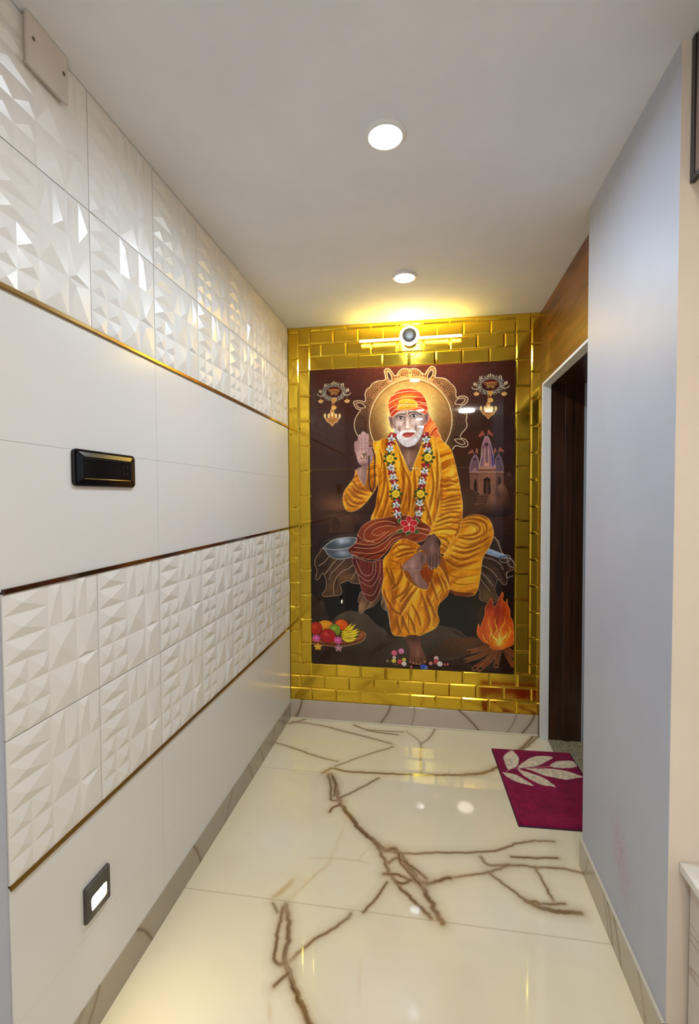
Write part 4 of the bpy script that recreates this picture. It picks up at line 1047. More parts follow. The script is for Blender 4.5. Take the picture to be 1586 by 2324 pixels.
('L',(250,222,90),5,[(194,1642),(228,1647),(272,1642)],0.8,1,0),
('S','daisy',(28,1641),26,(196,80,140),9),
('S','daisy',(163,1648),26,(196,80,140),9),
('S','daisy',(38,1695),24,(206,150,40),5),
('S','daisy',(167,1697),24,(150,110,130),5),
('B',(90,30,40),(89,1710),20,12,0.5,0,0),
('S','rose',(509,1710),17,(214,96,128)),
('S','rose',(551,1697),17,(232,124,160)),
('S','rose',(509,1738),10,(200,180,176)),
('S','rose',(507,1759),13,(226,190,80)),
('S','rose',(543,1762),15,(190,70,84)),
('S','rose',(568,1748),11,(222,180,80)),
('S','rose',(568,1773),14,(222,208,200)),
('S','rose',(467,1761),6,(150,140,130)),
('S','rose',(758,1729),13,(220,180,180)),
('S','rose',(759,1752),16,(190,70,84)),
('S','rose',(779,1762),16,(226,210,206)),
('S','rose',(726,1762),11,(200,130,130)),
('S','rose',(824,1763),7,(176,90,90)),
('S','rose',(807,1766),6,(176,90,90)),
('S','rose',(681,1786),17,(60,90,180)),
('S','rose',(699,1789),9,(100,130,200)),
('S','rose',(610,1790),7,(170,110,110)),
('L',(120,130,70),3,[(478,1765),(492,1760)],1.0,0,0),
('L',(120,130,70),3,[(513,1782),(530,1779)],1.0,0,0),
('L',(120,130,70),3,[(584,1781),(593,1789)],1.0,0,0),
('L',(190,130,90),25,[(1059,1639),(1008,1666),(948,1682)],1.0,0,0),
('L',(104,52,26),20,[(1059,1639),(1008,1666),(948,1682)],1.0,0,0),
('L',(146,84,44),6,[(1059,1639),(1008,1666),(948,1682)],1.0,0,0),
('L',(190,130,90),25,[(1071,1663),(1008,1703),(928,1733)],1.0,0,0),
('L',(104,52,26),20,[(1071,1663),(1008,1703),(928,1733)],1.0,0,0),
('L',(146,84,44),6,[(1071,1663),(1008,1703),(928,1733)],1.0,0,0),
('L',(190,130,90),25,[(1098,1670),(1040,1731),(976,1780)],1.0,0,0),
('L',(104,52,26),20,[(1098,1670),(1040,1731),(976,1780)],1.0,0,0),
('L',(146,84,44),6,[(1098,1670),(1040,1731),(976,1780)],1.0,0,0),
('L',(190,130,90),25,[(1102,1682),(1055,1738),(1008,1782)],1.0,0,0),
('L',(104,52,26),20,[(1102,1682),(1055,1738),(1008,1782)],1.0,0,0),
('L',(146,84,44),6,[(1102,1682),(1055,1738),(1008,1782)],1.0,0,0),
('L',(190,130,90),25,[(1118,1669),(1108,1715),(1101,1756)],1.0,0,0),
('L',(104,52,26),20,[(1118,1669),(1108,1715),(1101,1756)],1.0,0,0),
('L',(146,84,44),6,[(1118,1669),(1108,1715),(1101,1756)],1.0,0,0),
('L',(190,130,90),25,[(1149,1663),(1173,1707),(1195,1747)],1.0,0,0),
('L',(104,52,26),20,[(1149,1663),(1173,1707),(1195,1747)],1.0,0,0),
('L',(146,84,44),6,[(1149,1663),(1173,1707),(1195,1747)],1.0,0,0),
('L',(190,130,90),25,[(1165,1654),(1184,1670),(1198,1690)],1.0,0,0),
('L',(104,52,26),20,[(1165,1654),(1184,1670),(1198,1690)],1.0,0,0),
('L',(146,84,44),6,[(1165,1654),(1184,1670),(1198,1690)],1.0,0,0),
('B',(44,24,16),(948,1684),11,8,1,1,0),
('B',(44,24,16),(926,1734),11,8,1,1,0),
('B',(44,24,16),(980,1776),11,8,1,1,0),
('B',(44,24,16),(1012,1778),11,8,1,1,0),
('B',(44,24,16),(1101,1753),11,8,1,1,0),
('B',(80,40,10),(1109,1530),120,200,0.55,0,0),
('P',(184,70,24),[(1059,1631),(1031,1620),(1003,1592),(992,1564),(1001,1514),(1009,1542),(1018,1513),(1030,1480),(1038,1455),(1039,1414),(1057,1384),(1074,1359),(1080,1388),(1090,1412),(1108,1383),(1123,1345),(1134,1323),(1140,1341),(1135,1365),(1154,1385),(1160,1362),(1162,1393),(1176,1425),(1178,1462),(1192,1490),(1196,1526),(1197,1620),(1164,1642),(1126,1660),(1079,1659)],(226,140,80),3,'fire',1,1.0),
('C','fire'),
('F','fire',5,40,(120,34,14),(230,120,40),121,1.3,0.8),
('B',(236,140,30),(1113,1599),70,80,0.8,0,0),
('B',(252,206,80),(1117,1616),34,40,0.8,0,0),
('B',(140,44,20),(1131,1427),40,80,0.5,0,0),
('L',(242,170,60),9,[(1078,1642),(1066,1593),(1074,1552),(1058,1511),(1065,1462)],0.75,1,0),
('L',(242,170,60),9,[(1098,1633),(1086,1592),(1105,1542),(1093,1502),(1104,1460)],0.75,1,0),
('L',(242,170,60),9,[(1125,1640),(1137,1590),(1125,1541),(1148,1499),(1143,1459)],0.75,1,0),
('L',(242,170,60),9,[(1153,1630),(1164,1589),(1179,1547),(1163,1507)],0.75,1,0),
('L',(242,170,60),9,[(1063,1630),(1035,1603),(1023,1566)],0.75,1,0),
('L',(254,224,120),8,[(1110,1641),(1106,1608),(1082,1584),(1066,1548)],0.85,1,0),
('L',(254,224,120),8,[(1122,1640),(1129,1607),(1152,1581),(1164,1548)],0.85,1,0),
('L',(254,224,120),8,[(1118,1640),(1121,1591),(1113,1550)],0.85,1,0),
('C',None),
]
# ---- courses of the marble veins in millimetres
FLOOR_VEINS = [(9,1.0,0,[(330,570),(366,525),(401,529),(460,539),(617,530),(837,509),(990,485),(1123,444),(1206,382)]),(12,0.8,0,[(1033,478),(1122,450),(1206,382),(1338,255)]),(17,1.0,0,[(376,572),(419,676),(461,786),(516,869),(575,943),(647,1009),(686,1039),(729,1032),(776,1105),(818,1171),(850,1234),(880,1292),(901,1331)]),(13,0.8,0,[(647,1009),(691,1096),(717,1157),(740,1194),(782,1236),(828,1283),(865,1320)]),(7,1.0,0,[(359,575),(396,680),(416,769),(458,771)]),(6,1.0,0,[(426,856),(437,821),(464,802)]),(5,0.8,0,[(385,590),(410,642),(424,744)]),(6,0.7,0,[(455,755),(526,677),(615,569)]),(7,0.75,0,[(686,1039),(756,1049),(909,1021),(1046,996),(1134,968),(1199,927),(1281,898),(1351,890)]),(9,0.7,0,[(1052,1021),(1081,1056),(1155,1044),(1259,1038),(1340,1031),(1410,1041)]),(8,0.8,0,[(1170,999),(1245,994),(1341,979)]),(7,0.7,0,[(930,1143),(1035,1106),(1094,1081),(1155,1044)]),(12,1.0,0,[(850,1186),(930,1141)]),(10,1.0,0,[(693,1161),(746,1158),(795,1175),(850,1176)]),(9,0.9,0,[(740,1189),(764,1195),(795,1170)]),(8,0.9,0,[(709,1105),(732,1078),(758,1086),(809,1121),(850,1156)]),(7,0.7,0,[(739,1054),(759,1107),(827,1190)]),(7,0.8,0,[(1076,1094),(1124,1142),(1170,1183),(1194,1206),(1227,1223),(1289,1226),(1357,1219)]),(14,0.7,0,[(1182,1195),(1227,1220),(1289,1226),(1354,1220)]),(7,0.7,0,[(1250,1045),(1261,1100),(1271,1157),(1279,1184)]),(10,0.6,0,[(1203,1200),(1245,1202),(1312,1192)]),(6,0.8,0,[(708,1199),(676,1271),(642,1332)]),(8,0.75,0,[(603,1345),(567,1392),(519,1440),(480,1483),(448,1531)]),(15,1.0,0,[(377,1347),(406,1402),(420,1463),(429,1527),(456,1570),(487,1609),(518,1652),(549,1689),(576,1712)]),(8,0.6,0,[(333,1345),(359,1380),(346,1360)]),(8,1.0,0,[(372,1356),(381,1431),(389,1491),(409,1545),(437,1540)]),(7,1.0,0,[(425,1608),(436,1593),(453,1571)]),(6,0.6,1,[(417,1633),(428,1607)]),(8,0.9,0,[(14,98),(72,51),(130,0),(203,10)]),(7,0.7,0,[(20,68),(192,85),(324,125),(478,176),(558,201),(650,237)]),(8,0.7,0,[(406,51),(522,111),(681,131)]),(5,0.6,0,[(494,99),(600,98),(704,93)]),(6,0.65,0,[(5,326),(121,367),(260,425),(388,459)]),(6,0.5,0,[(384,501),(529,372),(664,265)]),(6,0.4,0,[(730,84),(810,199),(812,338),(821,521)]),(7,0.5,0,[(898,16),(859,142),(810,223)]),(12,0.9,0,[(1463,8),(1384,133),(1315,226)]),(8,0.7,0,[(1479,19),(1408,129),(1333,223)]),(9,0.45,1,[(395,1130),(505,1115),(591,1114),(638,1118)]),(8,0.4,1,[(587,1113),(617,1050)]),(14,0.35,1,[(487,1071),(484,1141),(447,1200),(398,1297),(371,1339)]),(40,0.5,1,[(390,1240),(360,1304),(338,1335)]),(16,0.5,1,[(700,1000),(686,1039)]),(10,0.25,1,[(508,884),(494,1105)]),(10,0.2,1,[(654,1491),(666,1622)]),(20,0.2,1,[(423,1650),(448,1705)])]
# ------------------------------------------------------------------ the setting
# floor: polished marble slabs, veins painted along traced courses in millimetres
def paint_floor(cell=3.0):
    cv = Canvas(1620, 1810, cell, (229, 218, 188)); rng = np.random.RandomState(2)
    n = vnoise(cv.X/260, cv.Y/260, 5); n2 = vnoise(cv.X/120, cv.Y/150, 6); n3 = vnoise(cv.X/40, cv.Y/40, 9)
    cv.blend((slice(None), slice(None)), np.clip((n-.45)*1.6, 0, 1)*.55, (232, 226, 216)); cv.blend((slice(None), slice(None)), np.clip((n2-.55)*2, 0, 1)*.35, (216, 200, 176)); cv.blend((slice(None), slice(None)), np.clip((n3-.6)*2, 0, 1)*.12, (210, 200, 180))
    def jit(P, a):
        Q = crom(P, False, 10) if len(P) > 2 else np.array([np.array(P[0])+(np.array(P[1])-np.array(P[0]))*t for t in np.linspace(0, 1, 14)])
        o = np.stack([vnoise(Q[:, 0]/16, Q[:, 1]/16, 3)-.5, vnoise(Q[:, 0]/16, Q[:, 1]/16, 8)-.5], -1)+.5*np.stack([vnoise(Q[:, 0]/6, Q[:, 1]/6, 13)-.5, vnoise(Q[:, 0]/6, Q[:, 1]/6, 18)-.5], -1)
        return Q+o*a
    for w, dk, kind, P in FLOOR_VEINS:
        Q = jit(P, 2+w*.35)
        if kind:
            for q in range(5): cv.line((188, 152, 100), w*.16, jit(P, 6)+rng.uniform(-.5, .5, 2)*w, .4*dk, True, soft=w*.25)
            cv.line((206, 180, 134), w*.6, Q, .35*dk, soft=w*.8); continue
        cv.line((188, 170, 140), w, Q, .34*dk, soft=40); cv.line((160, 136, 104), w*1.1, Q, .45*dk, soft=12)
        cv.line((134, 104, 72), w*.75, Q, .8*dk, soft=4); cv.line((98, 72, 46), max(3.4, w*.4), jit(P, 3+w*.4), .85*dk, len(P) > 3, soft=2)
        if w > 11:
            for q in range(4): cv.line((88, 62, 38), 2.6, jit(P, 4+w*.5)+rng.uniform(-.55, .55, 2)*w*.8, .7, True, soft=1)
            for q in range(2): cv.line((164, 140, 106), 2.6, jit(P, 4)+rng.uniform(-.4, .4, 2)*w*.6, .6, True, soft=1)
    for P in ([(0, 1335), (1460, 1322)], [(0, 568), (240, 572), (420, 566)]): cv.line((150, 136, 108), 2.4, P, .75)
    return to_lin(np.clip(cv.a, 0, 1))
FL = struct(grid_mesh('floor', paint_floor(), (0, 2.86, 0), (1.62, 0, 0), (0, -1.81, 0), M_MARBLE))
def plain_floor():
    bm = bmesh.new()
    for x0, y0, x1, y1 in ((-.1, YB, XR2+.1, 1.05), (1.62, 1.05, 2.6, 2.95), (-.1, 1.05, 0, 2.95), (0, 2.86, 1.62, 2.95)): bm.faces.new([bm.verts.new(p) for p in ((x0, y0, 0), (x1, y0, 0), (x1, y1, 0), (x0, y1, 0))])
    m = mat('plain_marble', lin((229, 218, 188)), .03); noise_color(m, coords(m), 3, lin((225, 213, 184)), lin((233, 223, 198)))
    return obj('floor', bm, m)
struct(plain_floor())
struct(boxes('ceiling', [(-.1, YB, H, 2.6, 2.95, H+.12)], M_CEIL))
# left wall: plaster core and its cladding
WL = struct(boxes('wall_left', [(-.12, YT, 0, -.009, 2.95, H)], M_GROUT))
struct(boxes('wall_left_near', [(-.12, YB, 0, -.002, YT, H)], M_LAV))
SEAMS = [YT, 1.110, 1.398, 1.686, 1.974, 2.262, 2.55, D]
G = .0012
def relief_tile(bm, y0, z0, w, h, ycut):
    R6 = [k/6 for k in range(7)]
    cells = [(0, .42, R6[k], R6[k+1], .15, R6[k]+.075, .0105) for k in (3, 4, 5)]
    for k in (0, 1, 2): cells += [(0, .21, R6[k], R6[k+1], .10, R6[k]+.07, .009), (.21, .42, R6[k], R6[k+1], .335, R6[k]+.07, .009)]
    T, S = R6[4], R6[2]
    cells += [(.42, .57, T, 1, .485, .90, .010), (.57, .73, T, 1, .655, .74, .010), (.73, .865, T, 1, .775, .93, .011), (.865, 1, T, 1, .95, .79, .010)]
    cells += [(.42, .73, S, T, .515, .50, .014), (.73, 1, S, T, .80, .375, .011), (.42, .73, 0, S, .60, .165, .013), (.73, 1, 0, S, .785, .275, .014)]
    P = lambda u, v, x: bm.verts.new((x, y0+u*w, z0+v*h))
    for u0, u1, v0, v1, au, av, hh in cells:
        lo = .0015
        c = [P(u0, v0, lo), P(u1, v0, lo), P(u1, v1, lo), P(u0, v1, lo)]; a = P(au, av, lo+hh*.62)
        for i in range(4): bm.faces.new((c[i], c[(i+1) % 4], a))
    for (a, b) in (((0, 0), (1, 0)), ((1, 0), (1, 1)), ((1, 1), (0, 1)), ((0, 1), (0, 0))): bm.faces.new((P(*a, .0015), P(*b, .0015), P(*b, -.009), P(*a, -.009)))
def relief_band(name, z0, z1):
    bm = bmesh.new(); h = (z1-z0)/2
    for r in range(2):
        for a, b in zip(SEAMS, SEAMS[1:]): relief_tile(bm, a+G, z0+r*h+G, b-a-2*G, h-2*G, 0)
    return obj(name, bm, M_RELIEF, WL)
def plain_band(name, zs, ys):
    bm = bmesh.new()
    for za, zb in zip(zs, zs[1:]):
        for a, b in zip(ys, ys[1:]): box(bm, -.009, a+G*.4, za+G*.25, 0, b-G*.4, zb-G*.25)
    return obj(name, bm, M_TILE, WL)
relief_band('upper_relief_tiles', Z1, H-.0005); relief_band('lower_relief_tiles', Z3, Z2)
plain_band('middle_plain_tiles', [Z2, 1.505, Z1], [YT, 1.40, 2.0, 2.6, D]); plain_band('bottom_plain_tiles', [.1, .272, Z3], [YT, 1.40, 2.0, 2.6, D])
for nm, z, m in (('trim_1', Z1, M_GOLDTRIM), ('trim_2', Z2, M_BLACKTRIM), ('trim_3', Z3, M_BRONZE)): struct(boxes(nm, [(-.008, YT+.001, z-.006, .006, D-.001, z+.006)], m, bevel=.002))
def paint_strip(L, h, base, strokes, seed):
    cv = Canvas(L*1000, h*1000, 4.0, base); n = vnoise(cv.X/90, cv.Y/60, seed); n2 = vnoise(cv.X/300+cv.Y/200, cv.Y/400, seed+1); w = (slice(None), slice(None))
    cv.blend(w, np.clip((n-.4)*1.5, 0, 1)*.25, tuple(x*.9 for x in base)); cv.blend(w, np.clip((n2-.45)*2, 0, 1)*.3, tuple(min(255, x*1.08) for x in base))
    for x0, x1, k in strokes:
        P = [(x0*1000, -5), (x0*600+x1*400+8, h*400), (x1*1000, h*1000+5)]; cv.line((150, 128, 98), 5, crom(P, False, 8), .3*k, soft=22); cv.line((92, 70, 46), 4.5, crom(P, False, 8), .8*k, soft=3)
    return to_lin(np.clip(cv.a, 0, 1))
struct(grid_mesh('baseboard_left', paint_strip(D-YT, ZB, (166, 156, 140), [(1.9, 1.82, .8), (1.45, 1.52, .5), (1.30, 1.36, .5), (1.12, 1.02, .5), (.76, .82, .9), (.42, .5, .9), (.26, .16, .7), (.2, .05, .4), (1.7, 1.62, .5)], 4), (.002, YT, ZB), (0, D-YT, 0), (0, 0, -ZB), M_BASE, edge=(-.010, 0, 0)))
# back wall: gold mirror-glazed bevelled bricks round the print
WB = struct(boxes('wall_back', [(-.12, D+.004, 0, 2.6, 2.99, H)], M_GOLD))
def brick(bm, x0, x1, z0, z1, rng):
    if x1-x0 < .012 or z1-z0 < .012: return
    g = .001; x0 += g; x1 -= g; z0 += g; z1 -= g; b = min(.0075, (x1-x0)*.3, (z1-z0)*.3); t = .0045
    q = lambda i, y, dz=(0, 0): [(x0+i, y+dz[0]*(-1)+dz[1]*(-1), z0+i), (x1-i, y+dz[0]-dz[1], z0+i), (x1-i, y+dz[0]+dz[1], z1-i), (x0+i, y-dz[0]+dz[1], z1-i)]
    tilt = (rng.uniform(-.0003, .0003), rng.uniform(-.0002, .0002))
    loft(bm, [q(0, D+.004), q(0, D+.002), q(b, D+.002-t, tilt)])
def gold():
    bm = bmesh.new(); rng = np.random.RandomState(7); X1 = XW+.03; p = .1525
    def row(z0, z1, xa, xb, off):
        e = [xa]+[x for x in np.arange(off, xb, p) if x > xa+.012]+[xb]
        for a, b in zip(e, e[1:]): brick(bm, a, b, z0, z1, rng)
    def colm(x0, x1, za, zb, off):
        e = [za]+[z for z in np.arange(off, zb, p) if z > za+.012]+[zb]
        for a, b in zip(e, e[1:]): brick(bm, x0, x1, a, b, rng)
    row(.118, .196, 0, X1, -.0165); row(.196, .275, 0, X1, .0655); row(.275, .353, 0, X1, -.011)
    row(2.1535, 2.235, .143, 1.345, .1315); row(2.235, 2.313, .143, 1.345, .0625); row(2.313, 2.391, .143, 1.345, .1365); row(2.391, H, .143, 1.345, .06)
    colm(0, .070, .353, H, .097); colm(.070, .1425, .353, H, .0195); colm(1.3435, 1.4265, .353, H, .027); colm(1.4265, X1, .353, H, .1075)
    return obj('gold_brick_tiles', bm, M_GOLD, WB)
gold()
struct(grid_mesh('baseboard_back', paint_strip(XW+.03, .117, (196, 182, 166), [(.075, .03, 1), (.63, .56, .8), (.77, .75, .35), (1.03, 1.16, .9), (1.46, 1.38, 1), (1.36, 1.30, .4)], 8), (0, D-.004, .117), (XW+.03, 0, 0), (0, 0, -.117), M_BASE, edge=(0, .008, 0)))
struct(boxes('trim_4', [(.002, D-.012, 0, XW, D-.004, .007)], mat('cream_caulk', lin((224, 214, 190)), .4), bevel=.002))
# printed tile picture: three stacked tiles, 1.2 by 0.6 m each
PA = np.minimum(.9, to_lin(paint_mural(MURAL_OPS, 2.0))**1.13*1.36); MX0, MZ0 = .1427, .3535
MU = empty('tile_mural', (MX0+.6, D, MZ0)); tag(MU, 'tall printed tile picture of a seated man in yellow robes, framed by gold bricks', 'mural')
for k in range(3):
    grid_mesh('mural_tile', PA[k*300:k*300+301], (MX0+.0004, D-.006, MZ0+1.8-k*.6-.0006), (1.1992, 0, 0), (0, 0, -.5988), M_PRINT, MU, edge=(0, .0095, 0))
# right side: grey wall end, its end face, wood-clad doorway wall
def grey_wall():
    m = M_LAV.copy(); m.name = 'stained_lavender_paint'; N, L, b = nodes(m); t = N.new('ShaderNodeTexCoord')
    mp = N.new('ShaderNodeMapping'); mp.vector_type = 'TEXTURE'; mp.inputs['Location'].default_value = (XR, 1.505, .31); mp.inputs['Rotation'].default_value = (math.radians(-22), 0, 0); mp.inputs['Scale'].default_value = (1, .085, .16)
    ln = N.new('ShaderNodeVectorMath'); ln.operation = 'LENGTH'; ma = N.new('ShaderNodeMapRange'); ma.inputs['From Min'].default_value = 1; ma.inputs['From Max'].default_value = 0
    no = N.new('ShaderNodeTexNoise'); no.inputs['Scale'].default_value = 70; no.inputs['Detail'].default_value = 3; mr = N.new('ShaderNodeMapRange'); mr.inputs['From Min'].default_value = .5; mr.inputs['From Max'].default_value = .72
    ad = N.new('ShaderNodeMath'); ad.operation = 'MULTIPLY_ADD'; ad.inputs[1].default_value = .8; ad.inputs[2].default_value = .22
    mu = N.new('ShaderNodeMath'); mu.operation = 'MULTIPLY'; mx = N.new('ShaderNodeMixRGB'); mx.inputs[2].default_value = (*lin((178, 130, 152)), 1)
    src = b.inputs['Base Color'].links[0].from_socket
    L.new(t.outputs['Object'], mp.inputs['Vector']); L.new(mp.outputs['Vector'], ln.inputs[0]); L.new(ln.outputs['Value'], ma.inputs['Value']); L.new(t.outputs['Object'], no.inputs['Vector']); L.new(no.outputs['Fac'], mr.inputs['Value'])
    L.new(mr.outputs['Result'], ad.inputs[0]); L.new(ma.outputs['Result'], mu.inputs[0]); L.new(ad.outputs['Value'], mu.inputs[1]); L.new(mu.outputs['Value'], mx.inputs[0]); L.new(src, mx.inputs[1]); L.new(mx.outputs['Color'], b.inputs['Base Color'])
    bm = bmesh.new(); box(bm, XR, YE, 0, XR+.5, YG, H)
    for f in bm.faces:
        if all(abs(v.co.y-YE) < 1e-5 for v in f.verts): f.material_index = 1
    return obj('wall_right', bm, [m, M_BEIGE])
struct(grey_wall())
struct(boxes('wall_right_near', [(XR2, YB, 0, XR2+.12, YE+.1, H)], M_BEIGE)); struct(boxes('wall_behind', [(-.12, YB-.12, 0, XR2+.12, YB, H)], M_BEIGE))
BR = struct(boxes('baseboard_right', [(XR-.009, YE-.009, 0, XR, YG, ZB+.004), (XR-.009, YE-.009, 0, XR2, YE, ZB+.004)], mat('skirting_core', lin((196, 186, 170)), .5), bevel=.001))
SB = (178, 168, 150)
grid_mesh('skirting_face', paint_strip(YG-YE+.008, ZB, SB, [(.5, .56, .4), (.33, .40, 1), (.28, .33, .8), (.24, .30, .5), (.1, .04, .3)], 12), (XR-.010, YG, ZB), (0, YE-YG-.008, 0), (0, 0, -ZB), M_BASE, BR, edge=(.001, 0, 0))
grid_mesh('skirting_face', paint_strip(.3, ZB, SB, [(.1, .16, .5)], 15), (XR-.010, YE-.010, ZB), (.3, 0, 0), (0, 0, -ZB), M_BASE, BR, edge=(0, .001, 0))
struct(boxes('wall_doorway', [(XW, YG, 2.012, XW+.045, D+.003, H), (XW, 2.815, 0, XW+.045, D+.003, 2.012)], M_WOOD))
struct(boxes('wall_passage', [(1.74, 2.80, 0, 2.6, 2.95, H), (2.5, YG, 0, 2.6, 2.80, H), (XR+.5, YG-.1, 0, 2.6, YG, H), (XW+.045, YG, 2.2, 2.5, 2.80, 2.26)], M_DARKWOOD))
DR = empty('door_1', (1.52, 2.81, 0)); struct(DR)
boxes('plaster_reveal', [(XW+.002, 2.795, 0, 1.524, 2.8149, 2.0118), (XW+.002, YG, 1.999, 1.524, 2.795, 2.0118)], M_PLASTER, DR)
boxes('door_frame', [(1.5242, 2.803, 0, 1.700, 2.84, 2.16), (1.5242, YG, 1.998, 1.700, 2.803, 2.16), (1.60, 2.797, 0, 1.640, 2.803, 1.998)], M_DARKWOOD, DR, bevel=.002)
boxes('pale_edge_strip', [(1.7002, 2.797, 0, 1.735, 2.84, 2.0)], mat('pale_blue_grey_edge', lin((176, 182, 194)), .5), DR)
for z in (1.06, .955): boxes('strike_plate', [(1.714, 2.793, z-.025, 1.728, 2.797, z+.025)], M_BLACKM, DR, bevel=.001)
boxes('threshold', [(1.522, YG, 0, 1.78, 2.803, .003)], M_GRANITE, DR)

# ------------------------------------------------------------------ things
def downlight(x, y, label, m, grp, r=.0455, drop=.0012):
    o = empty('ceiling_light', (x, y, H)); tag(o, label, 'ceiling light', grp)
    bm = bmesh.new(); R = lambda r_, z: [(x+a, y+b, z) for a, b in circ(r_)]
    loft(bm, [R(r+.015, H), R(r+.014, H-.003), R(r+.005, H-.007), R(r, H-.0065), R(r, H)], False, False); obj('trim_ring', bm, M_WHITE, o, True)
    bm = bmesh.new(); loft(bm, [R(r-.0003, H-.0003), R(r-.0003, H-drop)]); obj('diffuser', bm, m, o)
    return o
downlight(.733, 1.390, 'larger looking lit round ceiling light, nearer of the two above the passage', M_LCOOL, 'round ceiling lights over the passage')
downlight(.743, 2.280, 'smaller looking lit round ceiling light, farther one close to the gold wall', M_LCOOL, 'round ceiling lights over the passage')
for x, y, m, l in ((.757, -.10, M_LNEUT, 'warm round ceiling light just behind the camera'), (.73, -.75, M_LCOOL, 'cool round ceiling light between two warm ones behind the camera'), (.74, -1.45, M_LNEUT, 'warm round ceiling light deepest behind the camera')): downlight(x, y, l, m, 'round ceiling lights behind the camera')
downlight(1.30, -.14, 'warm small round ceiling light to the right behind the camera', emit_mat('warm_light_diffuser', (1.0, .90, .78), L_SIDE), 'round ceiling lights behind the camera', .09, .03)
# wall lamp over the picture
def wall_lamp():
    cx, cz = .7475, 2.296; o = empty('wall_lamp', (cx, D, cz)); tag(o, 'lit warm yellow bar lamp with round dark centre above the picture', 'wall lamp')
    C = lambda r, y, dz=0.0: [(cx+a, y, cz+b+dz) for a, b in circ(r, 48)]
    bm = bmesh.new(); loft(bm, [C(.040, D-.001), C(.040, D-.012), C(.030, D-.016), C(.016, D-.02), C(.016, D-.088)]); obj('wall_mount', bm, mat('brushed_gold', lin((214, 180, 96)), .25, 1.0), o, True)
    bm = bmesh.new(); tube(bm, (cx-.293, D-.045, 2.3), (cx+.293, D-.045, 2.3), .0068); obj('light_tube', bm, M_LWARM, o, True)
    bm = bmesh.new(); loft(bm, [C(.030, D-.088), C(.051, D-.094), C(.055, D-.104), C(.050, D-.114), C(.0405, D-.116), C(.0405, D-.11)], True, True); obj('ring_diffuser', bm, M_LRING, o, True)
    bm = bmesh.new(); loft(bm, [C(.040, D-.1105), C(.040, D-.117), C(.037, D-.1195), C(.018, D-.1205)], True, True); obj('centre_disc', bm, mat('dark_grey_disc', lin((84, 80, 76)), .35), o, True)
    bm = bmesh.new(); tube(bm, (cx, D-.006, cz+.04), (cx, D-.006, H-.001), .003, 8); obj('power_cord', bm, mat('amber_cord', lin((206, 150, 40)), .5), o, True)
wall_lamp()
# black switch plate on the left wall
def switch():
    y, z = 1.1515, 1.4615; o = empty('switch_plate', (0, y, z)); tag(o, 'wide glossy black rounded switch plate on the plain white left wall', 'switch plate')
    S = lambda w, h, r, x: [(x, y+a, z+b) for a, b in rrect(w, h, r)]
    bm = bmesh.new(); loft(bm, [S(.245, .092, .012, .0002), S(.245, .092, .012, .006), S(.241, .089, .011, .0078), S(.228, .079, .009, .0086), S(.192, .056, .004, .0135), S(.188, .0525, .004, .0128)], False, True); obj('frame', bm, M_BLACK, o)
    bm = bmesh.new(); loft(bm, [S(.185, .0500, .003, .0130), S(.185, .0500, .003, .0140), S(.183, .048, .003, .0146)]); obj('blank_panel', bm, M_BLACK, o)
    bm = bmesh.new(); box(bm, .0146, y+.040, z-.0235, .0149, y+.0408, z+.0235)
    for a, b in ((.058, .010), (.076, .010), (.060, -.008), (.075, -.008)): loft(bm, [[(.0146, y+a+p, z+b+q) for p, q in circ(.0022, 12)], [(.0152, y+a+p, z+b+q) for p, q in circ(.0018, 12)]])
    obj('socket', bm, M_BLACKM, o)
switch()
# step light low on the left wall
def step_light():
    y, z = 1.081, .356; o = empty('step_light', (0, y, z)); tag(o, 'small square lit step light with dark grey plate low on the left wall', 'step light')
    S = lambda w, h, r, x, dz=0.0, dy=0.0: [(x, y+a+dy, z+b+dz) for a, b in rrect(w, h, r, 4)]
    bm = bmesh.new(); loft(bm, [S(.092, .092, .003, .0002), S(.092, .092, .003, .006), S(.088, .088, .003, .009), S(.058, .036, .006, .009, -.008, .002), S(.054, .032, .006, .003, -.008, .002)], False, True); obj('faceplate', bm, M_GREYPL, o)
    bm = bmesh.new(); loft(bm, [S(.053, .031, .006, .0035, -.008, .002), S(.053, .031, .006, .0078, -.008, .002)]); obj('diffuser', bm, M_LSTEP, o)
    ld = bpy.data.lights.new('step_light_beam', 'AREA'); ld.shape = 'RECTANGLE'; ld.size = .045; ld.size_y = .02; ld.energy = L_BEAM; ld.color = (1.0, .84, .52); ld.spread = math.radians(110)
    lo = bpy.data.objects.new('beam', ld); lo.location = (.0095, y+.002, z-.008); lo.rotation_euler = Vector((.62, .12, -.78)).to_track_quat('-Z', 'Y').to_euler(); link(lo); lo.parent = o; lo.location = Vector(lo.location)-o.location
step_light()
# blank cover plate under the ceiling on the left wall
def cover():
    y, z = .967, 2.367; o = empty('cover_plate', (0, y, z)); tag(o, 'blank off white square cover plate with two screws by the ceiling', 'cover plate')
    bm = bmesh.new(); box(bm, .0125, .909, 2.308, .0195, 1.025, H-.001); box(bm, .0002, .915, 2.314, .0125, 1.019, H-.002); obj('plate', bm, M_COVER, o, bevel=.0012)
    for yy in (.926, 1.012):
        bm = bmesh.new(); C = lambda r, x: [(x, yy+a, 2.371+b) for a, b in circ(r, 20)]; loft(bm, [C(.0042, .0194), C(.004, .0205), C(.0028, .0212)]); obj('screw', bm, M_SCREW, o)
cover()
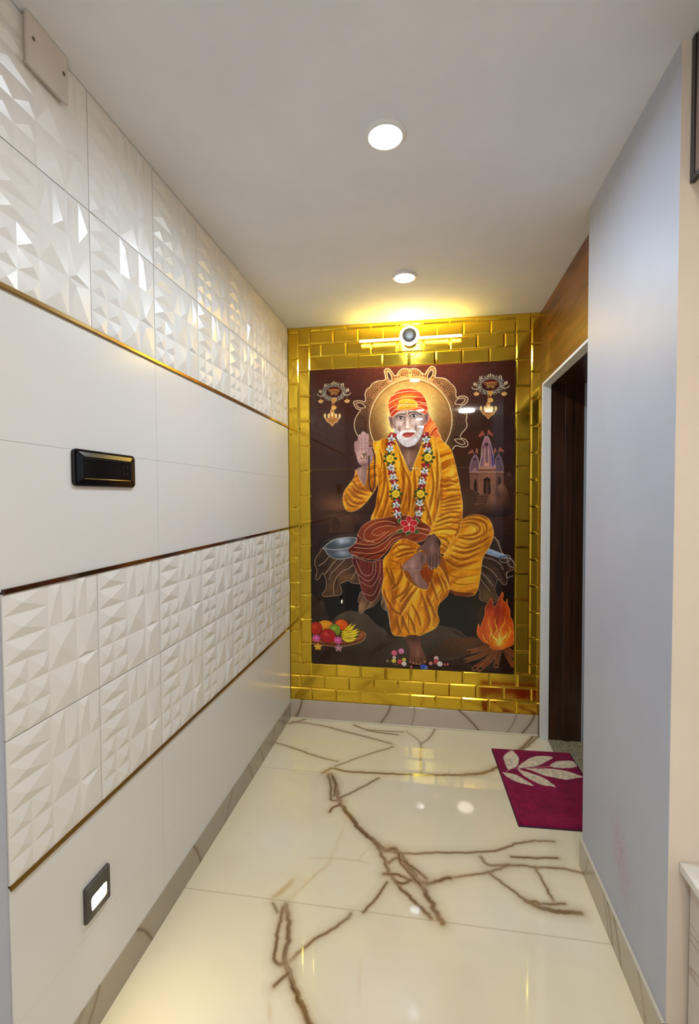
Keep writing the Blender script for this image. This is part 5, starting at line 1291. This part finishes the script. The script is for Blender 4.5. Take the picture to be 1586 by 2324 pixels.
# plum doormat with pale leaf motif
def doormat():
    c, s = math.cos(math.radians(2.4)), math.sin(math.radians(2.4)); w, h = .40, .605
    O = np.array([1.231, 2.040]); U = np.array([c, s])*w; V = np.array([-.0536, .9985])*h
    cv = Canvas(400, 605, 2.5, (134, 22, 64)); Ai = np.linalg.inv(np.stack([U/w, V/h], 1))
    def loc(P): return [tuple(q) for q in ((Ai @ (np.array(P).T-O[:, None])).T*1000*np.array([1, -1])+np.array([0, 605]))]
    n = vnoise(cv.X/12, cv.Y/12, 2); n4 = vnoise(cv.X/70, cv.Y/70, 4); cv.a *= (.86+.2*n+.12*n4)[..., None]
    LF = [[(1.298, 2.632), (1.312, 2.606), (1.322, 2.561), (1.306, 2.491), (1.283, 2.462), (1.249, 2.443), (1.243, 2.501), (1.243, 2.555), (1.265, 2.594)], [(1.302, 2.468), (1.34, 2.523), (1.385, 2.571), (1.434, 2.596), (1.499, 2.596), (1.459, 2.548), (1.406, 2.5), (1.345, 2.474)], [(1.463, 2.506), (1.498, 2.548), (1.542, 2.568), (1.596, 2.571), (1.606, 2.539), (1.574, 2.508), (1.523, 2.496), (1.488, 2.494)],
          [(1.339, 2.464), (1.397, 2.473), (1.45, 2.482), (1.502, 2.48), (1.549, 2.466), (1.6, 2.434), (1.562, 2.416), (1.513, 2.396), (1.465, 2.404), (1.418, 2.414), (1.373, 2.444)], [(1.296, 2.457), (1.318, 2.445), (1.356, 2.426), (1.398, 2.402), (1.427, 2.368), (1.448, 2.326), (1.421, 2.33), (1.383, 2.335), (1.35, 2.362), (1.317, 2.398)], [(1.222, 2.414), (1.247, 2.409), (1.283, 2.399), (1.306, 2.375), (1.33, 2.347), (1.348, 2.32), (1.316, 2.325), (1.275, 2.338), (1.24, 2.368), (1.224, 2.395)]]
    Mk = np.zeros(cv.a.shape[:2])
    for P in LF:
        Q = crom(loc(P), True, 8); Q = Q+4*(np.stack([vnoise(Q[:, 0]/5, Q[:, 1]/5, 3), vnoise(Q[:, 0]/5, Q[:, 1]/5, 5)], -1)-.5); Mk = np.maximum(Mk, cv.poly((222, 204, 180), Q))
    for P in ([(1.238, 2.42), (1.272, 2.455), (1.308, 2.462), (1.38, 2.477), (1.462, 2.503)],): cv.line((206, 170, 160), 5, crom(loc(P), False, 8), .8)
    cv.a *= np.where(Mk > .5, .9+.2*n, 1)[..., None]
    rgb = to_lin(np.clip(cv.a, 0, 1)); m = attr_mat('tufted_pile', .95, bumps=(420, .8, .004), spec=.1); nodes(m)[2].inputs['Sheen Weight'].default_value = .05
    R = empty('doormat', (*(O+U/2+V/2), 0)); tag(R, 'plum red tufted doormat with pale leaf spray by the open doorway', 'doormat')
    P0 = np.append(O+V, .013); o = grid_mesh('pile', rgb, P0, np.append(U, 0), np.append(-V, 0), m, R, edge=(0, 0, -.011))
    co = np.empty(len(o.data.vertices)*3); o.data.vertices.foreach_get('co', co); co = co.reshape(-1, 3); k = rgb.shape[0]*rgb.shape[1]; rr = np.random.RandomState(3)
    bor = np.minimum.reduce([cv.X, 400-cv.X, cv.Y, 605-cv.Y]).ravel(); co[:k, 2] += rr.uniform(-.0012, .0012, k)-.007*np.exp(-bor/5.0); o.data.vertices.foreach_set('co', co.ravel()); o.data.update()
    bm = bmesh.new(); e = .004
    for A, B in ((O, O+U), (O+U, O+U+V), (O+U+V, O+V), (O+V, O)):
        d = (B-A)/np.linalg.norm(B-A); nn = np.array([d[1], -d[0]])*e; q = [A-d*e, B+d*e, B+d*e+nn, A-d*e+nn]; loft(bm, [[(*p, .0005) for p in q], [(*p, .007) for p in q]])
    obj('edge_binding', bm, mat('dark_plum_binding', lin((70, 14, 42)), .8), R, bevel=.0015)
    bm = bmesh.new(); loft(bm, [[(p[0], p[1], z) for p in (O+U*.45+V*1.008, O+U*.55+V*1.008, O+U*.55+V*1.03, O+U*.45+V*1.03)] for z in (.0035, .0045)], True); obj('care_tag', bm, mat('white_label', lin((232, 226, 214)), .6), R)
doormat()
# marble-topped ledge unit and the dark framed cabinet at the right edge
LG = empty('marble_ledge', (1.62, .8, 0)); tag(LG, 'white marble topped low ledge with veined panel at lower right edge', 'ledge')
boxes('ledge_top', [(1.446, .25, .488, XR2-.001, YE-.001, .512)], M_WMARBLE, LG, bevel=.004)
boxes('side_panel', [(1.466, .28, 0, 1.486, YE-.012, .488)], M_BASEB, LG); boxes('end_panel', [(1.486, .28, 0, XR2-.001, .30, .488)], M_BASEB, LG)
CB = empty('wall_cabinet', (1.6, .8, 2.096)); tag(CB, 'dark framed brown panelled wall cabinet at upper right edge under the ceiling', 'cabinet')
boxes('carcass', [(1.452, .35, 2.099, XR2-.001, YE-.001, H-.001)], mat('cabinet_white', lin((214, 206, 198)), .4), CB)
boxes('frame', [(1.443, .34, 2.096, 1.4545, YE-.0012, 2.108), (1.443, YE-.016, 2.108, 1.4545, YE-.0012, H-.001), (1.443, .34, 2.108, 1.4545, .355, H-.001)], M_BLACKM, CB, bevel=.0015)
boxes('panel', [(1.4465, .355, 2.108, 1.4518, YE-.016, H-.001)], M_GLASSBROWN, CB)
